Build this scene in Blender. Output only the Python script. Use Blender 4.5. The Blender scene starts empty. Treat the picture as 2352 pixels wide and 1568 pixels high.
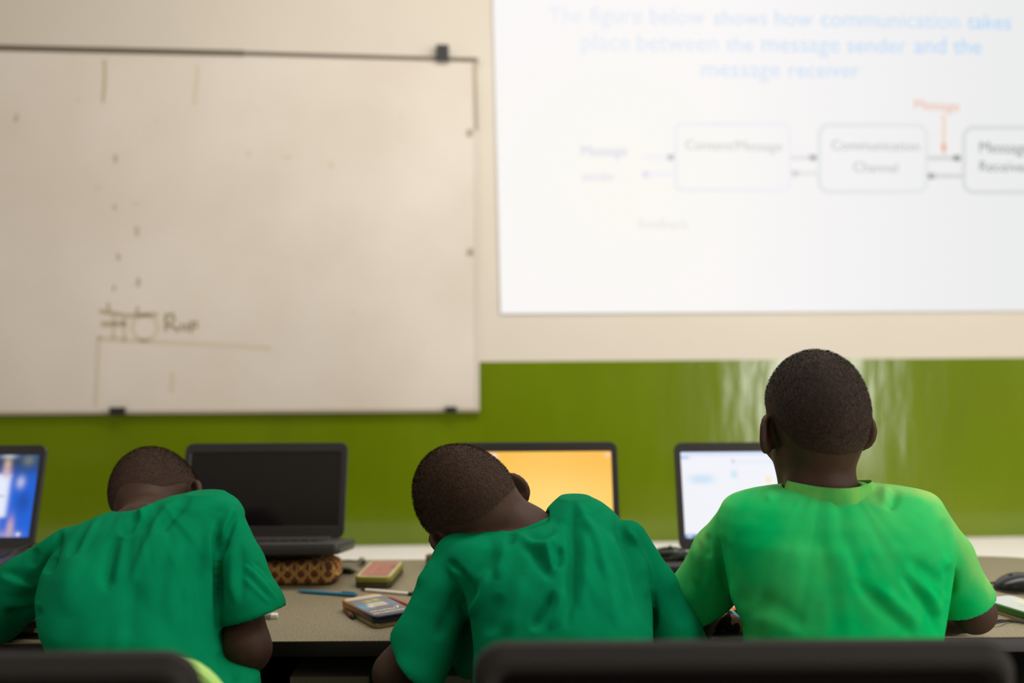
import bpy, bmesh, math, random
import numpy as np
from mathutils import Matrix, Vector

random.seed(7)
rng = np.random.default_rng(11)
scene = bpy.context.scene
COL = scene.collection

# ------------------------------------------------------------------ camera
F = 2287.0                       # focal length in pixels of the 2352 x 1568 frame
CAM = np.array([0.0, 0.0, 1.19])
ROLL = 0.0065
R_ = np.array([math.cos(ROLL), 0, -math.sin(ROLL)])
U_ = np.array([math.sin(ROLL), 0, math.cos(ROLL)])
F_ = np.array([0.0, 1.0, 0.0])
cam_data = bpy.data.cameras.new('camera')
cam = bpy.data.objects.new('camera', cam_data)
COL.objects.link(cam)
cam.matrix_world = Matrix(((R_[0], U_[0], -F_[0], CAM[0]), (R_[1], U_[1], -F_[1], CAM[1]),
                           (R_[2], U_[2], -F_[2], CAM[2]), (0, 0, 0, 1)))
cam_data.sensor_width = 36.0
cam_data.lens = 36.0 * F / 2352.0
cam_data.clip_start = 0.05
cam_data.dof.use_dof = True
cam_data.dof.focus_distance = 1.45
cam_data.dof.aperture_fstop = 1.75
scene.camera = cam

# ------------------------------------------------------------------ world, lights, exposure
world = bpy.data.worlds.new('world')
scene.world = world
world.use_nodes = True
world.node_tree.nodes['Background'].inputs[0].default_value = (0.75, 0.85, 1.0, 1)
world.node_tree.nodes['Background'].inputs[1].default_value = 0.6


def area_light(name, loc, target, sx, sy, power, color):
    ld = bpy.data.lights.new(name, 'AREA')
    ld.shape = 'RECTANGLE'
    ld.size, ld.size_y = sx, sy
    ld.energy = power
    ld.color = color
    o = bpy.data.objects.new(name, ld)
    COL.objects.link(o)
    o.location = loc
    o.rotation_euler = (Vector(target) - Vector(loc)).to_track_quat('-Z', 'Y').to_euler()
    return o


area_light('doorway_daylight', (3.0, -2.40, 1.05), (1.6, 3.0, 1.05), 0.80, 1.8, 90, (1.0, 0.97, 0.92))
area_light('back_window_daylight', (-1.4, -2.40, 1.70), (-0.6, 3.0, 1.2), 2.0, 1.1, 10, (1.0, 0.96, 0.90))
area_light('right_window_daylight', (4.30, 0.55, 1.75), (0.0, 1.2, 0.9), 2.2, 1.2, 85, (1.0, 0.98, 0.95))
area_light('left_window_daylight', (-3.22, 0.75, 1.75), (0.0, 1.5, 0.9), 1.6, 1.0, 18, (1.0, 0.97, 0.92))
area_light('ceiling_lamp', (0.6, 1.45, 2.72), (0.6, 1.5, 0.0), 1.5, 0.4, 10, (1.0, 0.97, 0.93))
area_light('front_wall_fill', (0.3, 1.85, 2.72), (0.3, 2.3, 0.0), 2.6, 0.4, 25, (1.0, 0.98, 0.95))  # unseen fill, added to brighten the front wall and desk

scene.view_settings.view_transform = 'Standard'
scene.view_settings.look = 'None'
scene.view_settings.gamma = 1.0
scene.view_settings.exposure = 0.0
scene.view_settings.use_curve_mapping = False
scene.cycles.max_bounces = 7
scene.cycles.diffuse_bounces = 4
scene.cycles.sample_clamp_indirect = 6.0
scene.cycles.use_denoising = True


# ------------------------------------------------------------------ projection helpers
def W(px, py, Y):
    """world point seen at pixel (px, py) at depth Y"""
    a, b = (px - 1176.0) / F, (784.0 - py) / F
    d = F_ + a * R_ + b * U_
    return CAM + d * (Y / d[1])


def on_z(px, py, z):
    a, b = (px - 1176.0) / F, (784.0 - py) / F
    d = F_ + a * R_ + b * U_
    return CAM + d * ((z - CAM[2]) / d[2])


WT = np.array([1.0, 0.039, 0.0]); WT /= np.linalg.norm(WT)
WN = np.array([WT[1], -WT[0], 0.0])
WP = np.array([0.0, 3.0, 0.0])


def on_wall(px, py, off=0.0):
    a, b = (px - 1176.0) / F, (784.0 - py) / F
    d = F_ + a * R_ + b * U_
    p0 = WP + WN * off
    return CAM + d * (np.dot(p0 - CAM, WN) / np.dot(d, WN))


def to_px(P):
    Q = np.asarray(P) - CAM
    dep = Q @ F_
    return 1176.0 + F * (Q @ R_) / dep, 784.0 - F * (Q @ U_) / dep


# ------------------------------------------------------------------ materials
def srgb(r, g, b):
    f = lambda c: (c / 255.0) / 12.92 if c / 255.0 <= 0.04045 else ((c / 255.0 + 0.055) / 1.055) ** 2.4
    return (f(r), f(g), f(b))


def mat(name, col, rough=0.5, spec=0.5, metal=0.0, var=0.0, vscale=8.0, bump=0.0, bscale=200.0, col2=None,
        coat=0.0, sheen=0.0, emit=None, estr=0.0, rvar=0.0, detail=4.0, stretch=None, lo=0.35, hi=0.65):
    m = bpy.data.materials.new(name)
    m.use_nodes = True
    nt = m.node_tree
    b = nt.nodes['Principled BSDF']
    b.inputs['Base Color'].default_value = (*col, 1)
    b.inputs['Roughness'].default_value = rough
    b.inputs['Specular IOR Level'].default_value = spec
    b.inputs['Metallic'].default_value = metal
    if coat:
        b.inputs['Coat Weight'].default_value = coat
        b.inputs['Coat Roughness'].default_value = 0.13
    if sheen:
        b.inputs['Sheen Weight'].default_value = sheen
    if emit:
        b.inputs['Emission Color'].default_value = (*emit, 1)
        b.inputs['Emission Strength'].default_value = estr
    vec = None
    if var or bump or rvar or col2:
        tc = nt.nodes.new('ShaderNodeTexCoord')
        mp = nt.nodes.new('ShaderNodeMapping')
        if stretch:
            mp.inputs['Scale'].default_value = stretch
        nt.links.new(tc.outputs['Object'], mp.inputs[0])
        vec = mp.outputs[0]
    if var or col2:
        n = nt.nodes.new('ShaderNodeTexNoise')
        n.inputs['Scale'].default_value = vscale
        n.inputs['Detail'].default_value = detail
        nt.links.new(vec, n.inputs['Vector'])
        r = nt.nodes.new('ShaderNodeValToRGB')
        c2 = col2 if col2 else tuple(min(1, c * (1 + var)) for c in col)
        c1 = col if col2 else tuple(c * (1 - var) for c in col)
        r.color_ramp.elements[0].position = lo
        r.color_ramp.elements[1].position = hi
        r.color_ramp.elements[0].color = (*c1, 1)
        r.color_ramp.elements[1].color = (*c2, 1)
        nt.links.new(n.outputs['Fac'], r.inputs[0])
        nt.links.new(r.outputs[0], b.inputs['Base Color'])
    if rvar:
        n = nt.nodes.new('ShaderNodeTexNoise')
        n.inputs['Scale'].default_value = vscale * 0.7
        n.inputs['Detail'].default_value = 5
        nt.links.new(vec, n.inputs['Vector'])
        mr = nt.nodes.new('ShaderNodeMapRange')
        mr.inputs['From Min'].default_value = 0.35
        mr.inputs['From Max'].default_value = 0.65
        mr.inputs['To Min'].default_value = max(0.02, rough - rvar)
        mr.inputs['To Max'].default_value = min(1, rough + rvar)
        nt.links.new(n.outputs['Fac'], mr.inputs['Value'])
        nt.links.new(mr.outputs[0], b.inputs['Roughness'])
    if bump:
        n = nt.nodes.new('ShaderNodeTexNoise')
        n.inputs['Scale'].default_value = bscale
        n.inputs['Detail'].default_value = 3
        nt.links.new(vec, n.inputs['Vector'])
        bp = nt.nodes.new('ShaderNodeBump')
        bp.inputs['Strength'].default_value = bump
        bp.inputs['Distance'].default_value = 0.004 if name == 'green_gloss_paint' else 0.002
        nt.links.new(n.outputs['Fac'], bp.inputs['Height'])
        nt.links.new(bp.outputs[0], b.inputs['Normal'])
        if coat: nt.links.new(bp.outputs[0], b.inputs['Coat Normal'])
    return m


def mat_attr(name, rough=0.4, emission=0.0, spec=0.5):
    m = bpy.data.materials.new(name)
    m.use_nodes = True
    nt = m.node_tree
    b = nt.nodes['Principled BSDF']
    a = nt.nodes.new('ShaderNodeAttribute')
    a.attribute_name = 'print'
    b.inputs['Roughness'].default_value = rough
    b.inputs['Specular IOR Level'].default_value = spec
    if emission:
        b.inputs['Base Color'].default_value = (0.01, 0.01, 0.01, 1)
        nt.links.new(a.outputs['Color'], b.inputs['Emission Color'])
        b.inputs['Emission Strength'].default_value = emission
    else:
        nt.links.new(a.outputs['Color'], b.inputs['Base Color'])
    return m


def mat_emit(name, col, strength=1.0):
    m = mat(name, (0.01, 0.01, 0.01), rough=1.0, spec=0.0, emit=col, estr=strength)
    return m


M = {}
M['cream'] = mat('cream_wall_paint', srgb(211, 203, 189), 0.75, 0.3, var=0.03, vscale=1.5, bump=0.05, bscale=60)
M['green'] = mat('green_gloss_paint', (0.126, 0.186, 0.0002), 0.55, 0.05, var=0.05, vscale=3, bump=0.45, bscale=6, rvar=0.06, coat=0.9,
                 stretch=(2.2, 1, 0.6))
M['lower'] = mat('off_white_wall_paint', srgb(232, 222, 210), 0.7, 0.3)
M['side'] = mat('tan_wall_paint', srgb(126, 108, 86), 0.8, 0.2)
M['counter'] = mat('white_counter', srgb(252, 246, 242), 0.6, 0.3)
M['ceiling'] = mat('white_ceiling_paint', srgb(226, 222, 214), 0.9, 0.2)
M['floor'] = mat('tan_floor', srgb(150, 132, 112), 0.5, 0.4, var=0.15, vscale=5)
M['board'] = mat('whiteboard_enamel', srgb(208, 198, 184), 0.45, 0.35, col2=srgb(222, 214, 203), vscale=2.2, detail=5, lo=0.3, hi=0.72)
M['frame_grey'] = mat('grey_frame_metal', srgb(110, 100, 84), 0.5, 0.5, metal=0.3)
M['frame_pale'] = mat('pale_frame_metal', srgb(170, 158, 140), 0.5, 0.5, metal=0.2)
M['black'] = mat('black_plastic', srgb(26, 24, 22), 0.45, 0.5, var=0.1, vscale=30)
M['blackmatt'] = mat('black_upholstery', srgb(34, 31, 29), 0.8, 0.3, bump=0.3, bscale=500)
M['pad'] = mat('dark_chair_mesh', srgb(15, 13, 12), 0.95, 0.05)
M['lid'] = mat('laptop_black', srgb(30, 27, 26), 0.4, 0.5)
M['darkgrey'] = mat('dark_grey_plastic', srgb(52, 50, 48), 0.45, 0.5)
M['key'] = mat('key_black', srgb(40, 38, 38), 0.5, 0.5)
M['offscreen'] = mat('dark_glass', (0.004, 0.004, 0.004), 0.12, 0.5)
M['table'] = mat('speckled_laminate', srgb(126, 116, 92), 0.42, 0.35, col2=srgb(152, 142, 116), vscale=260, detail=2, lo=0.3, hi=0.7)
M['tableedge'] = mat('black_table_edge', srgb(20, 18, 16), 0.5, 0.4)
M['skin'] = mat('dark_brown_skin', srgb(60, 42, 32), 0.58, 0.18, col2=srgb(70, 50, 39), vscale=35, bump=0.12, bscale=260, lo=0.3, hi=0.7)
M['scalp'] = mat('short_black_hair', srgb(40, 28, 21), 0.7, 0.22, col2=srgb(60, 43, 32), vscale=230, detail=3, bump=0.9, bscale=420, lo=0.3, hi=0.7)
M['strand'] = mat('black_hair_strand', srgb(34, 25, 19), 0.6, 0.22)
M['strand_brown'] = mat('brown_black_hair_strand', srgb(82, 56, 38), 0.6, 0.18)
M['eye'] = mat('eye_white', srgb(225, 218, 205), 0.2, 0.5)
M['shirt'] = mat('teal_green_cotton', srgb(0, 118, 76), 0.95, 0.05, var=0.07, vscale=14, bump=0.12, bscale=900)
M['shorts'] = mat('navy_cotton', srgb(28, 32, 48), 0.9, 0.2)
M['shoe'] = mat('black_leather', srgb(20, 18, 18), 0.4, 0.5)
M['lime'] = mat('lime_plastic', srgb(168, 214, 112), 0.4, 0.5)
M['steel'] = mat('brushed_steel', srgb(170, 165, 155), 0.3, 0.5, metal=0.9)
M['gold'] = mat('gold_tin', srgb(168, 152, 104), 0.35, 0.5, metal=0.6)
M['shaded_base'] = mat('shaded_tin_base', srgb(74, 66, 46), 0.4, 0.5, metal=0.3)  # red tin's base: its shadow is put into the colour
M['white'] = mat('white_plastic', srgb(232, 226, 214), 0.45, 0.5)
M['paper'] = mat('grey_paper', srgb(150, 146, 130), 0.8, 0.2)
M['blue'] = mat('teal_blue_plastic', srgb(40, 120, 150), 0.35, 0.5)
M['brown'] = mat('brown_wood', srgb(120, 78, 48), 0.5, 0.4, var=0.2, vscale=40)
M['red'] = mat('red_lacquer', srgb(158, 48, 36), 0.4, 0.5)
M['cable'] = mat('black_rubber', srgb(18, 18, 17), 0.4, 0.5)
M['cablegreen'] = mat('green_grey_rubber', srgb(58, 66, 50), 0.5, 0.5)
M['print'] = mat_attr('printed_surface', 0.45)
M['cloth_print'] = mat_attr('printed_cotton', 0.85, spec=0.15)
M['lidprint'] = mat_attr('printed_tin', 0.28)
M['screen_img'] = mat_attr('lit_screen', 0.3, emission=1.0)
M['slide_img'] = mat_attr('projected_picture', 1.0, emission=1.0, spec=0.0)
M['slide'] = mat_emit('projected_light', srgb(249, 247, 247), 1.0)


# right boy's shirt: sun-faded, yellower where it is worn on the shoulders and sleeve edges
def faded_shirt():
    m = mat('faded_green_cotton', srgb(16, 170, 72), 0.95, 0.05, bump=0.12, bscale=900)
    nt = m.node_tree
    b = nt.nodes['Principled BSDF']
    tc = nt.nodes.new('ShaderNodeTexCoord')
    n = nt.nodes.new('ShaderNodeTexNoise'); n.inputs['Scale'].default_value = 9; n.inputs['Detail'].default_value = 5
    n.inputs['Roughness'].default_value = 0.6
    nt.links.new(tc.outputs['Object'], n.inputs['Vector'])
    a = nt.nodes.new('ShaderNodeAttribute'); a.attribute_name = 'wear'
    ad = nt.nodes.new('ShaderNodeMath'); ad.operation = 'ADD'
    nt.links.new(a.outputs['Fac'], ad.inputs[0])
    sc = nt.nodes.new('ShaderNodeMath'); sc.operation = 'MULTIPLY_ADD'
    sc.inputs[1].default_value = 1.3; sc.inputs[2].default_value = -0.62
    nt.links.new(n.outputs['Fac'], sc.inputs[0])
    nt.links.new(sc.outputs[0], ad.inputs[1])
    r = nt.nodes.new('ShaderNodeValToRGB')
    r.color_ramp.elements[0].position = 0.0; r.color_ramp.elements[0].color = (*srgb(0, 172, 92), 1)
    r.color_ramp.elements[1].position = 0.95; r.color_ramp.elements[1].color = (*srgb(140, 190, 100), 1)
    e = r.color_ramp.elements.new(0.45); e.color = (*srgb(58, 180, 96), 1)
    nt.links.new(ad.outputs[0], r.inputs[0])
    nt.links.new(r.outputs[0], b.inputs['Base Color'])
    return m


M['shirt_faded'] = faded_shirt()


def fade_cut():
    # close-cropped hair: bare skin tone at the hairline, denser and darker further up
    m = M['scalp']; nt = m.node_tree; b = nt.nodes['Principled BSDF']
    src = b.inputs['Base Color'].links[0].from_socket
    a = nt.nodes.new('ShaderNodeAttribute'); a.attribute_name = 'wear'
    mx = nt.nodes.new('ShaderNodeMix'); mx.data_type = 'RGBA'
    mx.inputs['A'].default_value = (*srgb(60, 42, 32), 1)
    nt.links.new(a.outputs['Fac'], mx.inputs['Factor'])
    nt.links.new(src, mx.inputs['B'])
    nt.links.new(mx.outputs['Result'], b.inputs['Base Color'])


fade_cut()
M['collar_faded'] = mat('faded_collar_rib', srgb(62, 164, 78), 0.95, 0.05, col2=srgb(112, 176, 86), vscale=25, bump=0.3, bscale=400)


# ------------------------------------------------------------------ object helpers
def tag(o, label=None, cat=None, group=None, kind=None):
    if label: o['label'] = label
    if cat: o['category'] = cat
    if group: o['group'] = group
    if kind: o['kind'] = kind
    return o


def empty(name, loc, rz=0.0, label=None, cat=None, group=None):
    o = bpy.data.objects.new(name, None)
    COL.objects.link(o)
    o.empty_display_size = 0.05
    o.location = loc
    o.rotation_euler = (0, 0, rz)
    return tag(o, label, cat, group)


def mk(name, verts, faces, material, parent=None, smooth=True, loc=None, rz=0.0, colors=None, wear=None):
    """one mesh object; verts are in the local frame of parent (or of loc when top-level)"""
    me = bpy.data.meshes.new(name)
    if isinstance(faces, np.ndarray):
        nv, nf, k = len(verts), len(faces), faces.shape[1]
        me.vertices.add(nv)
        me.vertices.foreach_set('co', np.asarray(verts, np.float32).ravel())
        me.loops.add(nf * k)
        me.loops.foreach_set('vertex_index', faces.astype(np.int32).ravel())
        me.polygons.add(nf)
        me.polygons.foreach_set('loop_start', np.arange(0, nf * k, k, dtype=np.int32))
        me.polygons.foreach_set('loop_total', np.full(nf, k, np.int32))
        me.update(calc_edges=True)
    else:
        me.from_pydata([tuple(map(float, v)) for v in verts], [], [tuple(map(int, f)) for f in faces])
        me.update()
    me.validate()
    for p in (material if isinstance(material, (list, tuple)) else [material]):
        me.materials.append(p)
    if smooth:
        me.polygons.foreach_set('use_smooth', [True] * len(me.polygons))
        if smooth != 'all':
            me.set_sharp_from_angle(angle=math.radians(40))
    if colors is not None:
        ca = me.color_attributes.new('print', 'FLOAT_COLOR', 'POINT')
        c4 = np.ones((len(verts), 4), np.float32); c4[:, :3] = colors
        ca.data.foreach_set('color', c4.ravel())
    if wear is not None:
        at = me.attributes.new('wear', 'FLOAT', 'POINT')
        at.data.foreach_set('value', np.asarray(wear, np.float32))
    o = bpy.data.objects.new(name, me)
    COL.objects.link(o)
    if parent is not None:
        o.parent = parent
    if loc is not None:
        o.location = loc
    if rz:
        o.rotation_euler = (0, 0, rz)
    return o


def join(*parts):
    V, Fc, n = [], [], 0
    for v, f in parts:
        V += [tuple(p) for p in v]
        Fc += [tuple(i + n for i in q) for q in f]
        n += len(v)
    return V, Fc


def xf(vf, m):
    return [tuple(m @ Vector(v)) for v in vf[0]], vf[1]


def rr(w, h, r, n=5):
    r = max(min(r, w / 2 - 1e-5, h / 2 - 1e-5), 1e-5)
    pts = []
    for cx, cy, a0 in ((w / 2 - r, h / 2 - r, 0), (-w / 2 + r, h / 2 - r, 90), (-w / 2 + r, -h / 2 + r, 180), (w / 2 - r, -h / 2 + r, 270)):
        for i in range(n + 1):
            a = math.radians(a0 + 90 * i / n)
            pts.append((cx + r * math.cos(a), cy + r * math.sin(a)))
    return pts


def loft(rings, cap0=True, cap1=True, closed=True):
    V, Fc = [], []
    n = len(rings[0])
    for r in rings:
        V += [tuple(p) for p in r]
    for i in range(len(rings) - 1):
        for j in range(n if closed else n - 1):
            k = (j + 1) % n
            Fc.append((i * n + j, i * n + k, (i + 1) * n + k, (i + 1) * n + j))
    if cap0: Fc.append(tuple(reversed(range(n))))
    if cap1: Fc.append(tuple(range((len(rings) - 1) * n, len(rings) * n)))
    return V, Fc


def slab(w, h, t, r=0.01, bev=0.002, n=5, z0=0.0):
    """rounded-rectangle slab lying in xy, thickness t from z0 up, with softened edges"""
    bev = min(bev, t / 2 - 1e-5)
    rings = []
    for ins, z in ((bev, 0), (bev * 0.3, bev * 0.3), (0, bev), (0, t - bev), (bev * 0.3, t - bev * 0.3), (bev, t)):
        rings.append([(x, y, z0 + z) for x, y in rr(w - 2 * ins, h - 2 * ins, max(r - ins, 1e-4), n)])
    return loft(rings)


def box(x0, x1, y0, y1, z0, z1, bev=0.002):
    v, f = slab(x1 - x0, y1 - y0, z1 - z0, r=bev, bev=bev, n=2)
    return [(x + (x0 + x1) / 2, y + (y0 + y1) / 2, z + z0) for x, y, z in v], f


def ring_slab(w, h, t, r, wi, hi, ri, bev=0.0015, n=6, dy=0.0):
    """frame: rounded slab with a rounded hole, in xy, thickness t (z 0..t)"""
    def rg(ww, hh, rad, z, oy=0):
        return [(x, y + oy, z) for x, y in rr(ww, hh, rad, n)]
    rings = [rg(w - 2 * bev, h - 2 * bev, r - bev, 0), rg(w, h, r, bev), rg(w, h, r, t - bev), rg(w - 2 * bev, h - 2 * bev, r - bev, t),
             rg(wi + 2 * bev, hi + 2 * bev, ri + bev, t, dy), rg(wi, hi, ri, t - bev, dy), rg(wi, hi, ri, bev, dy), rg(wi + 2 * bev, hi + 2 * bev, ri + bev, 0, dy)]
    v, f = loft(rings, False, False)
    m = len(rings[0]); L = (len(rings) - 1) * m
    for j in range(m):
        k = (j + 1) % m
        f.append((L + j, L + k, k, j))
    return v, f


def tube(pts, r, seg=8, cap=True):
    pts = [np.asarray(p, float) for p in pts]
    rs = r if isinstance(r, (list, tuple)) else [r] * len(pts)
    rings = []
    prev = None
    for i, p in enumerate(pts):
        t = pts[min(i + 1, len(pts) - 1)] - pts[max(i - 1, 0)]
        t = t / (np.linalg.norm(t) + 1e-9)
        if prev is None:
            a = np.array([0, 0, 1.0]) if abs(t[2]) < 0.9 else np.array([1.0, 0, 0])
        else:
            a = prev
        a = a - t * np.dot(a, t); a /= np.linalg.norm(a)
        b = np.cross(t, a); prev = a
        rings.append([p + rs[i] * (math.cos(2 * math.pi * k / seg) * a + math.sin(2 * math.pi * k / seg) * b) for k in range(seg)])
    return loft(rings, cap, cap)


def smooth_path(pts, n=8):
    pts = [np.asarray(p, float) for p in pts]
    out = []
    for i in range(len(pts) - 1):
        p0, p1, p2, p3 = pts[max(i - 1, 0)], pts[i], pts[i + 1], pts[min(i + 2, len(pts) - 1)]
        for k in range(n):
            t = k / n
            out.append(0.5 * ((2 * p1) + (-p0 + p2) * t + (2 * p0 - 5 * p1 + 4 * p2 - p3) * t * t + (-p0 + 3 * p1 - 3 * p2 + p3) * t ** 3))
    out.append(pts[-1])
    return out


def sphere(c, r, nu=16, nv=10):
    rx, ry, rz = r if isinstance(r, (list, tuple)) else (r, r, r)
    rings = []
    for i in range(nv + 1):
        a = math.pi * (i / nv) * 0.98 + 0.01 * math.pi
        rings.append([(c[0] + rx * math.sin(a) * math.cos(2 * math.pi * k / nu), c[1] + ry * math.sin(a) * math.sin(2 * math.pi * k / nu),
                       c[2] - rz * math.cos(a)) for k in range(nu)])
    return loft(rings)


def copy_tree(o, parent=None):
    c = o.copy(); COL.objects.link(c)
    if parent is not None: c.parent = parent
    for ch in list(o.children): copy_tree(ch, c)
    return c


def text_mesh(s, bold=0.0, extrude=0.0002):
    cu = bpy.data.curves.new('t', 'FONT')
    cu.body = s
    cu.size = 1.0
    cu.offset = bold
    cu.resolution_u = 3
    o = bpy.data.objects.new('t', cu)
    COL.objects.link(o)
    dg = bpy.context.evaluated_depsgraph_get()
    dg.update()
    me = bpy.data.meshes.new_from_object(o.evaluated_get(dg))
    V = np.array([v.co[:] for v in me.vertices]); Fc = [tuple(p.vertices) for p in me.polygons]
    bpy.data.objects.remove(o); bpy.data.curves.remove(cu); bpy.data.meshes.remove(me)
    return V, Fc


# ================================================================== ROOM
LX, RX, BY, TOP = -3.3, 4.4, -2.6, 2.85


def wall_y(x): return 3.0 + 0.039 * x


def structure(name, v, f, m, smooth=False, parent=None):
    o = mk(name, v, f, m, parent, smooth=smooth)
    if parent is None: o['kind'] = 'structure'
    return o


# front wall: cream above, a green band, off-white below (each band a face strip)
zt = on_wall(1176, 830)[2]
zb = on_wall(1176, 1249)[2]
zs = [0, zb, zt, TOP]
V, Fc = [], []
for z in zs:
    V += [(LX, wall_y(LX), z), (RX, wall_y(RX), z)]
for z in zs:
    V += [(LX, wall_y(LX) + 0.12, z), (RX, wall_y(RX) + 0.12, z)]
for i in range(3):
    Fc.append((2 * i, 2 * i + 1, 2 * i + 3, 2 * i + 2))
Fc += [(8, 14, 15, 9), (6, 7, 15, 14), (0, 8, 9, 1), (0, 2, 4, 6, 14, 12, 10, 8), (1, 9, 11, 13, 15, 7, 5, 3)]
ow = structure('wall_front', V, Fc, [M['lower'], M['green'], M['cream']])
for i, p in enumerate(ow.data.polygons):
    p.material_index = i if i < 3 else 2

structure('floor', *box(LX - 0.1, RX + 0.1, BY - 0.1, 3.3, -0.1, 0.0), M['floor'])
structure('ceiling', *box(LX - 0.1, RX + 0.1, BY - 0.1, 3.3, TOP, TOP + 0.1), M['ceiling'])
structure('wall_left', *box(LX - 0.1, LX, BY - 0.1, 3.3, 0, TOP), M['side'])
structure('wall_right', *box(RX, RX + 0.1, BY - 0.1, 3.3, 0, TOP), M['side'])
structure('wall_back', *box(LX - 0.1, RX + 0.1, BY - 0.1, BY, 0, TOP), M['side'])


# low white counter that runs along the front wall, seen as a pale strip behind the desk
ct = empty('wall_counter', (0.4, 2.85, 0), math.atan(0.039), 'low white counter with brown edge along the green front wall', 'counter')
mk('counter_top', *box(-3.55, 3.75, -0.24, 0.160, zb - 0.03, zb), M['counter'], ct, smooth=False)
mk('edge_strip', *box(-3.55, 3.75, -0.245, -0.2402, zb - 0.03, zb - 0.001, 0.0002), M['brown'], ct, smooth=False)
for x in (-3.4, -2.0, -0.6, 0.8, 2.2, 3.5):
    mk('support', *box(x, x + 0.03, -0.20, 0.155, 0, zb - 0.03), M['counter'], ct, smooth=False)


# ---- flat plates on the front wall
def wall_plate(name, corners, off0, off1, m, parent=None, loc=None, bev=0.0):
    """corners in pixels, clockwise; slab between two offsets from the wall"""
    A = [on_wall(x, y, off1) for x, y in corners]
    B = [p - WN * (off1 - off0) for p in A]
    n = len(A)
    v = [tuple(p - (loc if loc is not None else 0)) for p in A + B]
    f = [tuple(range(n)), tuple(reversed(range(n, 2 * n)))]
    for i in range(n):
        k = (i + 1) % n
        f.append((i, i + n, k + n, k))
    return mk(name, v, f, m, parent, smooth=False)


def stroke_mesh(pts, wpx, off, base, th=0.0004):
    """marker / diagram line on the wall: polyline in pixels"""
    P = [on_wall(x, y, off) - base for x, y in pts]
    s = 3.0 / F
    V, Fc = [], []
    for i, p in enumerate(P):
        t = P[min(i + 1, len(P) - 1)] - P[max(i - 1, 0)]
        t /= np.linalg.norm(t) + 1e-9
        nrm = np.cross(t, WN)
        w = wpx * 0.5 * s
        V += [p + nrm * w, p - nrm * w, p + nrm * w - WN * th, p - nrm * w - WN * th]
        if i:
            a, b = 4 * (i - 1), 4 * i
            Fc += [(a, a + 1, b + 1, b), (a + 2, b + 2, b + 3, a + 3), (a, b, b + 2, a + 2), (a + 1, a + 3, b + 3, b + 1)]
    return V, Fc


# ---- whiteboard
wb_c = on_wall(400, 540)
wb = empty('whiteboard', wb_c, 0, 'large stained whiteboard with faint marker drawing, hung left of the projected slide', 'whiteboard')
wall_plate('panel', [(-420, 100), (1095, 138), (1100, 942), (-420, 952)], 0.004, 0.018, M['board'], wb, wb_c)


def board_frame(a, b, w, m, off1=0.021):
    v, f = stroke_mesh([a, b], w, off1, wb_c, th=0.016)
    return mk('frame_rail', v, f, m, wb, smooth=False)


board_frame((-420, 100), (560, 122), 13, M['frame_grey'])
board_frame((560, 122), (1098, 137), 9, M['frame_grey'])
board_frame((1090, 137), (1094, 300), 8, M['frame_pale'])
board_frame((1095, 300), (1098, 942), 6, M['board'])
board_frame((-420, 952), (1102, 942), 7, M['frame_pale'])
for (cx, cy, w, h) in ((1016, 120, 28, 36), (268, 944, 32, 18), (1036, 940, 26, 13)):
    v, f = stroke_mesh([(cx, cy - h / 2), (cx, cy + h / 2)], w, 0.034, wb_c, th=0.03)
    mk('mounting_clip', v, f, M['black'], wb, smooth=False)
for (cx, cy) in ((1079, 304), (1081, 578)):
    v, f = stroke_mesh([(cx, cy - 7), (cx, cy + 7)], 12, 0.022, wb_c, th=0.004)
    mk('screw_cap', v, f, M['frame_pale'], wb, smooth=False)
ink1 = mat('olive_marker', srgb(182, 171, 145), 0.7, 0.2)
ink2 = mat('faint_marker', srgb(205, 194, 174), 0.7, 0.2)
ink3 = mat('dark_marker', srgb(158, 147, 121), 0.7, 0.2)
circ = lambda cx, cy, r, a0=0, a1=360, n=20: [(cx + r * math.cos(math.radians(a0 + (a1 - a0) * i / n)), cy + r * math.sin(math.radians(a0 + (a1 - a0) * i / n))) for i in range(n + 1)]
S1, S2, S3 = [], [], []
S1 += [([(239, 138), (241, 170), (239, 205), (236, 236)], 7), ([(40, 262), (37, 272), (34, 280)], 8), ([(265, 355), (265, 374)], 9), ([(263, 470), (264, 482)], 8),
       ([(271, 582), (273, 598)], 8), ([(262, 655), (261, 668)], 7), ([(314, 520), (315, 542)], 8), ([(318, 638), (317, 658)], 9),
       ([(248, 695), (250, 715)], 7), ([(316, 703), (315, 720)], 7), ([(228, 714), (258, 719), (290, 725), (330, 723), (362, 722)], 10),
       ([(232, 744), (289, 743)], 12)]
S2 += [([(453, 150), (453, 180), (449, 210), (446, 242)], 7), ([(262, 722), (261, 778)], 10), ([(286, 730), (285, 782)], 10), (circ(333, 752, 29), 9),
       ([(226, 776), (280, 781), (360, 785), (450, 790), (540, 794), (622, 800)], 10), ([(227, 770), (224, 830), (221, 880), (219, 934)], 9),
       ([(397, 855), (395, 880), (393, 902)], 10), ([(224, 425), (224, 437)], 8), ([(306, 468), (324, 467)], 7), ([(574, 345), (569, 358)], 7), ([(760, 372), (760, 385)], 9),
       ([(355, 277), (361, 277)], 8), ([(180, 225), (181, 231)], 8), ([(918, 266), (922, 268)], 8), ([(812, 716), (815, 720)], 9), ([(650, 362), (670, 361)], 6)]
S3 += [([(380, 724), (382, 752), (379, 760)], 7), ([(380, 724), (398, 722), (400, 736), (386, 743), (412, 760)], 8), ([(416, 742), (418, 754), (428, 758), (430, 742)], 7),
       ([(438, 742), (438, 764)], 6), ([(438, 740), (452, 740), (452, 750), (440, 752)], 7)]
for nm, S, mm in (('marker_stroke', S1, ink1), ('marker_stroke', S2, ink2), ('handwriting', S3, ink3)):
    for pts, w in S:
        v, f = stroke_mesh(pts, w, 0.0186, wb_c, th=0.0004)
        mk(nm, v, f, mm, wb, smooth=False)

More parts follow.
